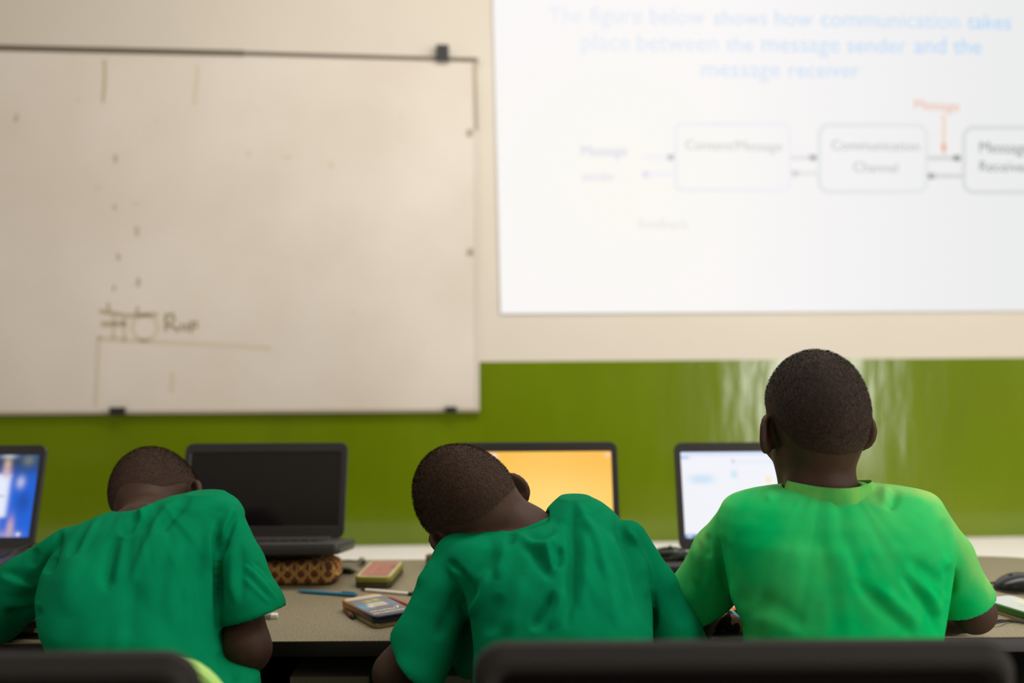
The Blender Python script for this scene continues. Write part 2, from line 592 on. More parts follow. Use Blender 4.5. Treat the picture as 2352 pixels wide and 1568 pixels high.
# ---- projected slide
sl_c = on_wall(1750, 360)
slide = empty('projected_slide', sl_c, 0, 'bright white projected slide with pale blue heading and a box diagram, right of the whiteboard', 'projected slide')
wall_plate('slide_edge', [(1129, -120), (2720, -140), (2720, 712), (1150, 720)], 0.001, 0.0055, M['white'], slide, sl_c)


def blend(c, m, col):
    m = np.clip(m, 0, 1)[:, None]
    return c * (1 - m) + np.array(col)[None, :] * m


nx, ny = 64, 36
gu, gv = [q.ravel() for q in np.meshgrid(np.linspace(0, 1, nx), np.linspace(0, 1, ny))]
cor = [np.array(q, float) for q in ((1129, -120), (2720, -140), (2720, 712), (1150, 720))]
px_ = (1 - gv) * ((1 - gu) * cor[0][0] + gu * cor[1][0]) + gv * ((1 - gu) * cor[3][0] + gu * cor[2][0])
py_ = (1 - gv) * ((1 - gu) * cor[0][1] + gu * cor[1][1]) + gv * ((1 - gu) * cor[3][1] + gu * cor[2][1])
SP_ = np.array([on_wall(x, y, 0.006) - sl_c for x, y in zip(px_, py_)])
idx = np.arange(nx * ny).reshape(ny, nx)
SQ_ = np.stack([idx[:-1, :-1], idx[1:, :-1], idx[1:, 1:], idx[:-1, 1:]], -1).reshape(-1, 4)
# hot spot and lens vignetting put into the colours: warmer spot, dimmer right end
sc_ = np.ones((len(px_), 3)) * np.array(srgb(250, 247, 248))
sc_ = blend(sc_, np.exp(-((px_ - 1420) / 330) ** 2 - ((py_ - 420) / 330) ** 2) * 0.9, srgb(250, 248, 240))
sc_ = blend(sc_, np.clip((px_ - 1650) / 700, 0, 1), srgb(234, 235, 235))
mk('slide_panel', SP_, SQ_, M['slide_img'], slide, smooth=False, colors=sc_)


def slide_text(s, a, b, col, bold=0.0):
    """words between baseline pixels a and b"""
    V, Fc = text_mesh(s, bold)
    x0, x1 = V[:, 0].min(), V[:, 0].max()
    A, B = on_wall(*a, 0.0066) - sl_c, on_wall(*b, 0.0066) - sl_c
    ex = (B - A); L = np.linalg.norm(ex); ex /= L
    ey = np.cross(WN, ex)
    if ey[2] < 0: ey = -ey
    sc = L / (x1 - x0)
    P = A + ((V[:, 0] - x0) * sc)[:, None] * ex + (V[:, 1] * sc)[:, None] * ey
    return mk('slide_lettering', P, Fc, mat_emit('letter_light', col, 1.0), slide, smooth=False)


def lerp(a, b, t): return tuple(x + (y - x) * t for x, y in zip(a, b))


def heading(words, spans, base):
    for w_, (x0, x1) in zip(words, spans):
        t = max(0.0, min(1.0, (x0 - 1240) / 1000.0))
        c = lerp(srgb(234, 238, 247), srgb(172, 211, 246), t ** 1.1)  # paler to the left: wash-out by light put into the letter colours
        slide_text(w_, (x0, base(x0)), (x1, base(x1)), c)


heading('The figure below shows how communication takes'.split(),
        [(1262, 1335), (1355, 1476), (1494, 1618), (1640, 1762), (1780, 1866), (1886, 2204), (2222, 2322)], lambda x: 50 + (x - 1262) * 0.0165)
heading('place between the message sender and the'.split(),
        [(1336, 1446), (1464, 1648), (1668, 1730), (1750, 1928), (1946, 2082), (2100, 2172), (2190, 2254)], lambda x: 114 + (x - 1336) * 0.0105)
heading('message receiver'.split(), [(1612, 1792), (1812, 1975)], lambda x: 176 + (x - 1612) * 0.004)
slide_text('Message', (1336, 357), (1440, 357), srgb(212, 212, 230))
slide_text('sender', (1338, 414), (1412, 414), srgb(222, 220, 236))
slide_text('Content/Message', (1574, 343), (1796, 347), srgb(200, 202, 202))
slide_text('Communication', (1910, 344), (2112, 346), srgb(184, 184, 186))
slide_text('Channel', (1960, 394), (2062, 396), srgb(186, 186, 188))
slide_text('Message', (2250, 350), (2366, 352), srgb(128, 136, 128), 0.0)
slide_text('Receiver', (2250, 393), (2366, 395), srgb(136, 142, 136), 0.0)
slide_text('Message', (2100, 250), (2203, 255), srgb(236, 176, 150))
slide_text('feedback', (1465, 524), (1582, 526), srgb(234, 230, 222))


def slide_line(pts, w, col, name='diagram_line'):
    v, f = stroke_mesh(pts, w, 0.0064, sl_c)
    mk(name, v, f, mat_emit('line_light', col, 1.0), slide, smooth=False)


def rbox(x0, y0, x1, y1, r):
    p = []
    for cx, cy, a0 in ((x1 - r, y0 + r, 270), (x1 - r, y1 - r, 0), (x0 + r, y1 - r, 90), (x0 + r, y0 + r, 180)):
        p += circ(cx, cy, r, a0, a0 + 90, 5)
    return p + [p[0]]


slide_line(rbox(1552, 284, 1814, 436, 16), 9, srgb(241, 239, 244), 'diagram_box')
slide_line(rbox(1882, 287, 2128, 440, 22), 10, srgb(229, 231, 232), 'diagram_box')
slide_line(rbox(2214, 293, 2470, 441, 22), 10, srgb(218, 220, 220), 'diagram_box')
for (xa, xb, y, xh, c1, c2) in ((1478, 1538, 361, 1540, (245, 243, 246), (196, 194, 202)), (1484, 1552, 400, 1485, (244, 242, 247), (222, 218, 236)),
                                (1816, 1868, 362, 1867, (228, 230, 230), (164, 164, 164)), (1826, 1876, 398, 1828, (234, 232, 232), (198, 196, 196)),
                                (2130, 2206, 363, 2198, (214, 216, 216), (104, 114, 92)), (2138, 2212, 404, 2140, (214, 216, 216), (112, 120, 96))):
    slide_line([(xa, y), (xb, y)], 11, srgb(*c1), 'diagram_arrow')
    slide_line([(xh - 8, y), (xh + 8, y)], 13, srgb(*c2), 'arrow_head')
slide_line([(2168, 262), (2168, 356)], 6, srgb(240, 206, 180), 'diagram_arrow')
slide_line([(2168, 330), (2168, 346)], 9, srgb(226, 128, 84), 'arrow_head')

# ================================================================== TABLE
TZ = 0.735
TH = CAM[2] - TZ
t_f, t_b = 1.522, 2.085
TXL, TXR = -1.75, 1.15
table = empty('desk', ((TXL + TXR) / 2, (t_f + t_b) / 2, 0), 0, 'long grey speckled desk with black edge and under-shelf that the three boys lean on', 'desk')
TW, TD = TXR - TXL, t_b - t_f
tx = lambda x: x - (TXL + TXR) / 2
ty = lambda y: y - (t_f + t_b) / 2


def table_outline(ins, z):
    p = []
    x0, x1, y0, y1 = -TW / 2 + ins, TW / 2 - ins, -TD / 2 + ins, TD / 2 - ins
    for cx, cy, r, a0 in ((x1 - 0.20, y1 - 0.13, (0.20, 0.13), 0), (x0 + 0.05, y1 - 0.05, (0.05, 0.05), 90), (x0 + 0.02, y0 + 0.02, (0.02, 0.02), 180), (x1 - 0.05, y0 + 0.05, (0.05, 0.05), 270)):
        for i in range(13):
            a = math.radians(a0 + 90 * i / 12)
            p.append((cx + r[0] * math.cos(a), cy + r[1] * math.sin(a), z))
    return p


mk('worktop', *loft([table_outline(0.001, TZ - 0.003), table_outline(0, TZ - 0.002), table_outline(0, TZ - 0.0008), table_outline(0.001, TZ)]), M['table'], table)
mk('edge_band', *loft([table_outline(0.003, TZ - 0.026), table_outline(0.0005, TZ - 0.024), table_outline(0.0005, TZ - 0.005), table_outline(0.0015, TZ - 0.003)]), M['tableedge'], table)
mk('under_shelf', *box(-TW / 2 + 0.06, TW / 2 - 0.06, -TD / 2 + 0.05, TD / 2 - 0.06, TZ - 0.115, TZ - 0.10), M['tableedge'], table)
mk('apron', *box(-TW / 2 + 0.06, TW / 2 - 0.06, TD / 2 - 0.06, TD / 2 - 0.04, TZ - 0.13, TZ - 0.026), M['tableedge'], table)
for x in (-TW / 2 + 0.05, -0.35, 0.43, TW / 2 - 0.09):
    mk('leg', *box(x, x + 0.04, -TD / 2 + 0.06, -TD / 2 + 0.10, 0, TZ - 0.026), M['tableedge'], table)
    mk('leg', *box(x, x + 0.04, TD / 2 - 0.11, TD / 2 - 0.07, 0, TZ - 0.026), M['tableedge'], table)

# exercise books on the under-shelf
SZ = TZ - 0.10
for k, (px0, px1, py, lab) in enumerate(((668, 850, 1528, 'grey exercise book lying on the desk shelf between the left and middle boys'),
                                         (1015, 1085, 1530, 'grey exercise book on the desk shelf beside the middle boy\'s sleeve'))):
    a, b = W(px0, py, 1.60), W(px1, py, 1.60)
    o = mk('exercise_book', *slab(b[0] - a[0], 0.16, 0.022, 0.004, 0.002), M['paper'], None, loc=((a[0] + b[0]) / 2, 1.67, SZ))
    tag(o, lab, 'book', 'exercise books on the desk shelf')


# ================================================================== LAPTOPS
def laptop(name, px_l, px_r, py_top, py_bot, Yb, Yt, label, base_tilt=0.0, screen='off', base_depth=0.235, base_extra=0.0):
    """lid drawn from its four picture corners; the hinge sits at depth Yb, the lid's top edge at Yt"""
    bl, br_ = W(px_l, py_bot, Yb), W(px_r, py_bot, Yb)
    cx = (bl[0] + br_[0]) / 2
    w = br_[0] - bl[0]
    hz = (bl[2] + br_[2]) / 2
    tp = W((px_l + px_r) / 2, py_top, Yt)
    lid_h = math.hypot(tp[2] - hz, Yt - Yb)
    ang = math.atan2(Yt - Yb, tp[2] - hz)
    base_z = hz - 0.020
    root = empty(name, (cx, Yb, base_z), 0, label, 'laptop', 'laptops on the desk')
    # base: hinge at y = 0, user's edge at y = -base_depth
    mb = Matrix.Rotation(base_tilt, 4, 'X')
    bs = slab(w + base_extra, base_depth, 0.021, 0.014, 0.004)
    bs = ([(x + base_extra / 2, y - base_depth / 2, z - 0.002) for x, y, z in bs[0]], bs[1])
    base = mk('base', *xf(bs, mb), M['darkgrey'], root)
    kv = []
    cols, rows = 15, 5
    kw, kd = (w - 0.05) / cols, 0.098 / rows
    for i in range(cols):
        for j in range(rows):
            x = -w / 2 + 0.025 + kw * (i + 0.5); y = -0.032 - kd * (j + 0.5)
            kb = slab(kw * 0.84, kd * 0.82, 0.003, 0.002, 0.0008, n=1, z0=0.0195)
            kv.append(([(a + x, b + y, c) for a, b, c in kb[0]], kb[1]))
    mk('keyboard', *xf(join(*kv), mb), M['key'], base)['kind'] = 'stuff'
    tpv = slab(0.09, 0.05, 0.0008, 0.004, 0.0003, z0=0.0188)
    mk('touchpad', *xf(([(a, b - 0.185, c) for a, b, c in tpv[0]], tpv[1]), mb), M['black'], base)
    hg = tube([(-w * 0.42, 0.004, 0.016), (w * 0.42, 0.004, 0.016)], 0.0075, 10)
    mk('hinge', *hg, M['darkgrey'], root)
    # lid: local plane x right, v up along lid, thickness away from user
    ml = Matrix.Translation((0, 0, 0.020)) @ Matrix.Rotation(math.radians(90) - ang, 4, 'X')
    bz = 0.017
    top_b, side_b, bot_b = 0.020, 0.013, 0.024
    iw, ih = w - 2 * side_b, lid_h - top_b - bot_b
    dy = (bot_b - top_b) / 2
    cy = lid_h / 2
    back = slab(w, lid_h, 0.006, 0.016, 0.0025, z0=-0.0085)
    mk('lid', *xf(([(x, y + cy, z) for x, y, z in back[0]], back[1]), ml), M['lid'], root)
    bzl = ring_slab(w, lid_h, 0.004, 0.016, iw, ih, 0.003, 0.0012, dy=dy)
    bez = mk('bezel', *xf(([(x, y + cy, z - 0.003) for x, y, z in bzl[0]], bzl[1]), ml), M['lid'], root)
    nx, ny = (120, 76)
    gx, gy = np.meshgrid(np.linspace(-iw / 2 - 0.001, iw / 2 + 0.001, nx), np.linspace(cy + dy - ih / 2 - 0.001, cy + dy + ih / 2 + 0.001, ny))
    mm = np.array(ml)
    P = np.stack([gx.ravel(), gy.ravel(), np.full(gx.size, -0.0012)], 1) @ mm[:3, :3].T + mm[:3, 3]
    idx = np.arange(nx * ny).reshape(ny, nx)
    Q = np.stack([idx[:-1, :-1], idx[:-1, 1:], idx[1:, 1:], idx[1:, :-1]], -1).reshape(-1, 4)
    u = (gx.ravel() + iw / 2) / iw; v = (gy.ravel() - (cy + dy - ih / 2)) / ih
    if screen == 'off':
        mk('screen', P, Q, M['offscreen'], root)
    else:
        mk('screen', P, Q, M['screen_img'], root, colors=screen(u, v))
    return root, (cx, Yb, base_z, w)


def rect(u, v, u0, u1, v0, v1, s=0.006):
    f = lambda t: 1 / (1 + np.exp(-np.clip(t / s, -40, 40)))
    return f(u - u0) * f(u1 - u) * f(v - v0) * f(v1 - v)


def blob(u, v, cu, cv, ru, rv, p=2.0):
    return np.exp(-(np.abs((u - cu) / ru) ** p + np.abs((v - cv) / rv) ** p))


def scr_orange(u, v):
    c = np.ones((len(u), 3)) * np.array(srgb(253, 200, 92))
    c = blend(c, blob(u, v, 0.6, 0.35, 0.45, 0.5) * 0.8, srgb(255, 220, 128))
    c = blend(c, blob(u, v, 0.95, 0.9, 0.4, 0.3) * 0.45, srgb(250, 178, 62))
    c = blend(c, blob(u, v, 0.02, 0.95, 0.5, 0.35) * 0.5, srgb(246, 176, 60))
    c = blend(c, rect(u, v, 0.193, 0.247, 0.86, 0.98), srgb(250, 232, 226))
    c = blend(c, rect(u, v, 0.968, 0.988, 0.93, 0.975), srgb(252, 224, 214))
    return c


def scr_app(u, v):
    c = np.ones((len(u), 3)) * np.array(srgb(240, 241, 248))
    c = blend(c, rect(u, v, 0.0, 1, 0.955, 1.1), srgb(214, 224, 248))
    c = blend(c, rect(u, v, -0.1, 0.055, 0.925, 0.945), srgb(96, 170, 226))
    c = blend(c, rect(u, v, 0.34, 1, 0.86, 0.90) * 0.6, srgb(220, 230, 244))
    c = blend(c, blob(u, v, 0.13, 0.68, 0.085, 0.06, 3), srgb(205, 226, 243))
    c = blend(c, blob(u, v, 0.345, 0.735, 0.022, 0.05, 3), srgb(206, 228, 242))
    c = blend(c, blob(u, v, 0.57, 0.665, 0.018, 0.045, 3), srgb(250, 228, 190))
    c = blend(c, blob(u, v, 0.345, 0.89, 0.008, 0.018), srgb(170, 180, 200))
    c = blend(c, blob(u, v, 0.655, 0.895, 0.014, 0.026), srgb(96, 160, 206))
    c = blend(c, blob(u, v, 0.615, 0.89, 0.007, 0.015), srgb(176, 190, 214))
    c = blend(c, blob(u, v, 0.73, 0.90, 0.02, 0.022), srgb(170, 182, 220))
    c = blend(c, rect(u, v, 0.365, 0.375, -0.1, 0.85) * 0.3, srgb(220, 226, 236))
    c = blend(c, rect(u, v, -0.1, 1.1, -0.1, 0.042), srgb(52, 112, 182))
    c = blend(c, blob(u, v, 0.03, 0.02, 0.018, 0.02), srgb(200, 226, 244))
    return c


def scr_photo(u, v):
    c = np.ones((len(u), 3)) * np.array(srgb(10, 96, 214))
    c = blend(c, blob(u, v, 0.93, 0.42, 0.05, 0.14), srgb(8, 74, 170))
    c = blend(c, rect(u, v, -0.1, 1.1, 0.78, 1.1, 0.05), srgb(28, 56, 78))
    c = blend(c, blob(u, v, 0.93, 0.93, 0.04, 0.07), srgb(108, 116, 116))
    c = blend(c, rect(u, v, 0.60, 0.822, 0.24, 0.76, 0.008), srgb(228, 234, 250))
    c = blend(c, blob(u, v, 0.79, 0.88, 0.025, 0.08), srgb(206, 170, 150))
    c = blend(c, blob(u, v, 0.79, 0.98, 0.05, 0.03), srgb(176, 186, 196))
    c = blend(c, blob(u, v, 0.79, 0.78, 0.03, 0.06), srgb(206, 176, 190))
    c = blend(c, blob(u, v, 0.895, 0.66, 0.028, 0.07), srgb(182, 186, 222))
    c = blend(c, rect(u, v, 0.60, 0.80, 0.49, 0.50, 0.004), srgb(120, 132, 160))
    c = blend(c, rect(u, v, 0.72, 0.77, 0.0, 0.26, 0.012), srgb(222, 176, 160))
    c = blend(c, blob(u, v, 0.865, 0.12, 0.024, 0.12), srgb(196, 164, 178))
    c = blend(c, rect(u, v, 0.77, 0.93, 0.015, 0.055, 0.02) * 0.8, srgb(206, 188, 176))
    c = blend(c, blob(u, v, 0.925, 0.035, 0.013, 0.02), srgb(240, 240, 240))
    return c


laptop('laptop', -300, 76, 1023, 1262, 2.02, 2.085, 'black laptop at the left edge showing a blue photo wallpaper', screen=scr_photo)
lp2, (l2x, l2y, l2z, l2w) = laptop('laptop', 407, 790, 1017, 1236, 2.03, 2.09, 'black laptop with a dark switched-off screen behind the left boy, propped on a stand', screen='off', base_depth=0.20, base_tilt=-0.15, base_extra=0.024)
laptop('laptop', 1036, 1426, 1015, 1252, 2.03, 2.095, 'black laptop showing a plain orange desktop behind the middle boy', screen=scr_orange)
laptop('laptop', 1561, 1946, 1015, 1262, 2.03, 2.095, 'black laptop showing a white application window in front of the right boy', screen=scr_app)

# stand under the dark laptop
st_h = l2z - TZ - 0.003
stand = empty('laptop_stand', (l2x, l2y, TZ), 0, 'low wire stand with pale legs under the dark-screened laptop', 'stand')
mt = Matrix.Translation((0, 0, st_h)) @ Matrix.Rotation(-0.15, 4, 'X')
pf = slab(l2w - 0.02, 0.17, 0.003, 0.01, 0.001, z0=-0.0035)
mk('platform', *xf(([(x, y - 0.10, z) for x, y, z in pf[0]], pf[1]), mt), M['black'], stand)
for sx in (-1, 1):
    for y in (-0.030, -0.072):
        x = sx * (l2w / 2 - 0.014)
        top = mt @ Vector((x - 0.006 * sx, y, -0.003))
        mk('leg', *tube([tuple(top), (x + 0.006 * sx, top[1] - 0.004, 0.003)], 0.0026, 8), M['white'], stand)

# ================================================================== THINGS ON THE DESK
# pencil case with a scale print, in front of the dark laptop
pc0, pc1 = on_z(606, 1347, TZ), on_z(774, 1345, TZ)


def scale_print(u, v):
    """fish-scale print: ringed scallops in rows, u and v in metres"""
    cw, ch = 0.0250, 0.0120
    c = np.ones((len(u), 3)) * np.array(srgb(46, 36, 28))
    best = np.full(len(u), 9.0)
    row = np.floor(v / ch)
    for dr in (1, 0):
        rw = row + dr
        off = (rw % 2) * 0.5
        ul = (u / cw + off) % 1.0 - 0.5
        dist = np.hypot(ul * cw, (v - rw * ch) * 0.95) / (cw * 0.5)
        inside = dist < 1.0
        best = np.where(inside & (best > 8), dist, best)
    r = best
    c = blend(c, (r < 1.0) * 1.0, srgb(108, 54, 34))
    c = blend(c, ((r > 0.82) & (r < 0.95)) * 1.0, srgb(206, 164, 96))
    c = blend(c, ((r > 0.60) & (r < 0.72)) * 1.0, srgb(196, 150, 84))
    c = blend(c, (r < 0.50) * 1.0, srgb(72, 66, 46))
    c = blend(c, (r < 0.20) * 1.0, srgb(150, 50, 38))
    return c


def pillow(w, d, h, nu=90, nv=44, pw=3.2, flat=0.86):
    """soft stuffed pouch: rounded box, closed surface by an inflated superellipsoid; returns verts, quads and unwrapped u, v"""
    n = max(24, int(nu / 3))
    t = np.linspace(-1, 1, n)
    A, B = [q.ravel() for q in np.meshgrid(t, t)]
    one = np.ones_like(A)
    P, Qs = [], []
    idx = np.arange(n * n).reshape(n, n)
    q0 = np.stack([idx[:-1, :-1], idx[:-1, 1:], idx[1:, 1:], idx[1:, :-1]], -1).reshape(-1, 4)
    for k, face in enumerate(((A, B, one), (B, A, -one), (one, A, B), (-one, B, A), (B, one, A), (A, -one, B))):
        P.append(np.stack(face, 1)); Qs.append(q0 + k * n * n)
    P, Q = np.concatenate(P), np.concatenate(Qs)
    P = P / ((np.abs(P) ** pw).sum(1) ** (1 / pw))[:, None]
    _, first, inv = np.unique(np.round(P, 5), axis=0, return_index=True, return_inverse=True)
    V = P[first] * np.array([w / 2, d / 2, h / 2]) + np.array([0, 0, h / 2])
    return V, inv.ravel()[Q]


pcw = pc1[0] - pc0[0] + 0.02
V, Q = pillow(pcw, 0.085, 0.046, 270, 100, 5.0)
uu = V[:, 0] + 0.2
vv = np.where(V[:, 2] > 0.030, 0.030 + (V[:, 1] + 0.05) * 1.0, V[:, 2] * 0.9) + 0.05
V[:, 2] += 0.0022 * np.sin(V[:, 0] * 55) * np.clip(V[:, 2] / 0.05, 0, 1)
pc = empty('pencil_case', ((pc0[0] + pc1[0]) / 2 - 0.01, 1.902, TZ), math.radians(-1), 'padded pencil case with orange and black scale print below the dark laptop', 'pencil case')
mk('pouch', V, Q, M['cloth_print'], pc, colors=scale_print(uu, vv))
mk('zip', *tube([(-pcw * 0.42, 0.004, 0.0495), (0, 0.002, 0.0515), (pcw * 0.42, 0.004, 0.0495)], 0.0022, 6), M['gold'], pc)


# hinged geometry tins
def tin(name, c, ang, L, D, hb, hl, label, top_fn, side_col, letter=None, base_m=None):
    t = empty(name, (c[0], c[1], TZ), ang, label, 'tin', 'geometry set tins on the desk')
    mk('tin_base', *slab(L, D, hb, 0.012, 0.002, n=6), base_m or M['gold'], t)
    # lid: dense top so that the print has its detail
    v, f = slab(L + 0.0015, D + 0.0015, hl, 0.0125, 0.002, n=6, z0=hb)
    v = np.array(v)
    mk('lid', v, f, M['lidprint'], t, colors=side_col(v[:, 0] / L + 0.5, v[:, 1] / D + 0.5))
    nx, ny = 150, 80
    gx, gy = np.meshgrid(np.linspace(-1, 1, nx), np.linspace(-1, 1, ny))
    # square-to-rounded map keeps the print inside the rounded corners
    X, Y = gx.ravel() * (L / 2 - 0.0025), gy.ravel() * (D / 2 - 0.0025)
    r = 0.0105
    ax, ay = np.abs(X) - (L / 2 - 0.0025 - r), np.abs(Y) - (D / 2 - 0.0025 - r)
    m = (ax > 0) & (ay > 0)
    q = np.hypot(ax, ay); sc = np.where(m & (q > r), r / np.maximum(q, 1e-6), 1.0)
    X = np.where(m, np.sign(X) * (L / 2 - 0.0025 - r + ax * sc), X)
    Y = np.where(m, np.sign(Y) * (D / 2 - 0.0025 - r + ay * sc), Y)
    P = np.stack([X, Y, np.full(X.size, hb + hl + 0.0003)], 1)
    idx = np.arange(nx * ny).reshape(ny, nx)
    Q = np.stack([idx[:-1, :-1], idx[:-1, 1:], idx[1:, 1:], idx[1:, :-1]], -1).reshape(-1, 4)
    mk('lid_print', P, Q, M['lidprint'], t, colors=top_fn(X / L + 0.5, Y / D + 0.5))
    for xx in (-0.28, 0.28):
        mk('hinge', *tube([(L * xx - 0.008, D / 2 + 0.001, hb), (L * xx + 0.008, D / 2 + 0.001, hb)], 0.0016, 6), M['steel'], t)
    if letter:
        for s, lx, ly, size, bold in letter:
            V, Fc = text_mesh(s, bold)
            # lettering reads across the lid's short side
            P = np.stack([lx * L - V[:, 1] * size * -1 * -1, ly * D + V[:, 0] * size, np.full(len(V), hb + hl + 0.0006)], 1)
            mk('lid_lettering', P, Fc, M['white'], t, smooth=False)
    return t


def blue_top(u, v):
    # u along the long side (0 = far orange end), v across
    c = np.ones((len(u), 3)) * np.array(srgb(104, 100, 104))
    c = blend(c, (u < 0.085) * 1.0, srgb(226, 176, 96))
    c = blend(c, ((u >= 0.085) & (u < 0.16)) * 1.0, srgb(176, 186, 202))
    c = blend(c, rect(u, v, 0.20, 0.46, -0.1, 1.1, 0.04) * 0.5, srgb(128, 116, 106))
    c = blend(c, blob(u, v, 0.52, 0.10, 0.12, 0.18), srgb(60, 148, 190))
    c = blend(c, blob(u, v, 0.50, 0.92, 0.12, 0.15), srgb(84, 132, 178))
    c = blend(c, blob(u, v, 0.30, 0.45, 0.05, 0.10), srgb(176, 180, 70))
    c = blend(c, blob(u, v, 0.28, 0.66, 0.05, 0.08), srgb(186, 190, 70))
    c = blend(c, rect(u, v, 0.40, 0.56, 0.30, 0.74, 0.012) * 0.95, srgb(206, 200, 184))
    c = blend(c, blob(u, v, 0.54, 0.30, 0.05, 0.07), srgb(214, 208, 190))
    c = blend(c, rect(u, v, 0.47, 0.50, 0.40, 0.70, 0.01) * 0.7, srgb(150, 142, 120))
    c = blend(c, rect(u, v, 0.92, 1.1, -0.1, 1.1, 0.01), srgb(70, 70, 84))
    return c


def blue_side(u, v):
    c = np.ones((len(u), 3)) * np.array(srgb(24, 32, 56))
    c = blend(c, np.clip((0.5 - u) / 0.2, 0, 1), srgb(22, 84, 124))
    c = blend(c, (u < 0.12) * 1.0, srgb(176, 122, 54))
    return c


# the blue tin's frame: u runs from the far orange end to the near end
p_far, p_near = on_z(783, 1376, TZ + 0.0195), on_z(868, 1420, TZ + 0.0195)
dl = (p_near - p_far)[:2]; dl /= np.linalg.norm(dl)
dw = np.array([-dl[1], dl[0]])
cb = p_far[:2] + dl * 0.0665 + dw * 0.0355
ang_b = math.atan2(dl[1], dl[0])
tin('geometry_tin', cb, ang_b, 0.135, 0.072, 0.0085, 0.0110, 'dark blue geometry tin with orange end and white lettering, nearest on the desk', blue_top, blue_side,
    [('SchoolClass', 0.285, -0.40, 0.0092, 0.03), ('MATHEMATICS', 0.385, -0.42, 0.0082, 0.03), ('7', 0.275, 0.24, 0.017, 0.03)])


def red_top(u, v):
    c = np.ones((len(u), 3)) * np.array(srgb(206, 200, 156))
    c = blend(c, rect(u, v, 0.06, 0.97, 0.09, 0.91, 0.01), srgb(168, 104, 90))
    c = blend(c, rect(u, v, 0.10, 0.75, 0.10, 0.40, 0.05) * 0.5, srgb(186, 104, 96))
    c = blend(c, rect(u, v, 0.06, 0.16, 0.30, 0.88, 0.02) * 0.7, srgb(126, 70, 42))
    c = blend(c, blob(u, v, 0.62, 0.82, 0.10, 0.08), srgb(112, 84, 62))
    c = blend(c, blob(u, v, 0.48, 0.52, 0.05, 0.06), srgb(140, 84, 72))
    c = blend(c, rect(u, v, 0.15, 0.9, 0.33, 0.36, 0.01) * 0.6, srgb(190, 140, 96))
    return c


pf0, pf1 = on_z(814, 1351, TZ), on_z(896, 1351, TZ)
pbk = on_z(851, 1288, TZ + 0.021)
dl2 = np.array([pbk[0] - pf0[0], pbk[1] - pf0[1]]); dl2 /= np.linalg.norm(dl2)
cr = pf0[:2] + dl2 * 0.067 + np.array([dl2[1], -dl2[0]]) * 0.034
# u runs away from the camera; v across, left to right needs the mirrored side
tin('geometry_tin', cr, math.atan2(dl2[1], dl2[0]), 0.134, 0.068, 0.011, 0.0105, 'red and yellow-green geometry tin standing back on the desk by the black pen',
    lambda u, v: red_top(u, 1 - v), lambda u, v: np.ones((len(u), 3)) * np.array(srgb(132, 130, 40)), base_m=M['shaded_base'])


def white_top(u, v):
    c = np.ones((len(u), 3)) * np.array(srgb(204, 211, 208))
    c = blend(c, blob(u, v, 0.32, 0.72, 0.10, 0.12), srgb(232, 232, 176))
    c = blend(c, blob(u, v, 0.70, 0.30, 0.14, 0.14) * 0.7, srgb(180, 214, 190))
    c = blend(c, blob(u, v, 0.48, 0.42, 0.04, 0.10) * 0.7, srgb(170, 200, 170))
    c = blend(c, blob(u, v, 0.2, 0.3, 0.08, 0.2) * 0.6, srgb(206, 208, 232))
    c = blend(c, rect(u, v, -0.1, 1.1, -0.1, 0.06, 0.02), srgb(196, 200, 160))
    return c


P1, P2 = on_z(2284, 1386, TZ + 0.016), on_z(2352, 1407, TZ + 0.016)
dl3 = (P2 - P1)[:2]; dl3 /= np.linalg.norm(dl3)
dw3 = np.array([-dl3[1], dl3[0]])
cw_ = P1[:2] + dl3 * 0.035 + dw3 * 0.034
tin('geometry_tin', cw_, math.atan2(dl3[1], dl3[0]), 0.134, 0.068, 0.006, 0.011, 'white-topped geometry tin with green sides beside the right boy\'s elbow', white_top,
    lambda u, v: np.ones((len(u), 3)) * np.array(srgb(46, 104, 34)))


# pens and pencils
def pen(name, a, b, r, body, label, cat='pen', tip=None, cap=None, capm=None, z=None):
    a, b = np.asarray(a, float), np.asarray(b, float)
    L = np.linalg.norm(b - a)
    ang = math.atan2(b[1] - a[1], b[0] - a[0])
    root = empty(name, ((a[0] + b[0]) / 2, (a[1] + b[1]) / 2, TZ), ang, label, cat)
    e = [(-L / 2, 0, r), (-L / 2 + 0.004, 0, r), (L / 2 - 0.016, 0, r), (L / 2 - 0.012, 0, r)]
    mk('barrel', *tube(e, [r * 0.8, r, r, r * 0.9], 12), body, root)
    mk('tip', *tube([(L / 2 - 0.012, 0, r), (L / 2 - 0.004, 0, r), (L / 2, 0, r)], [r * 0.88, r * 0.45, r * 0.12], 12), tip or body, root)
    if cap:
        mk('cap', *tube([(-L / 2 - 0.001, 0, r), (-L / 2 + cap, 0, r)], r * 1.14, 12), capm, root)
        mk('clip', *box(-L / 2 + 0.002, -L / 2 + cap * 0.8, -0.0012, 0.0012, 2 * r + 0.0003, 2 * r + 0.0022, 0.0004), capm, root)
    return root


def tz2(px, py): return on_z(px, py, TZ + 0.004)


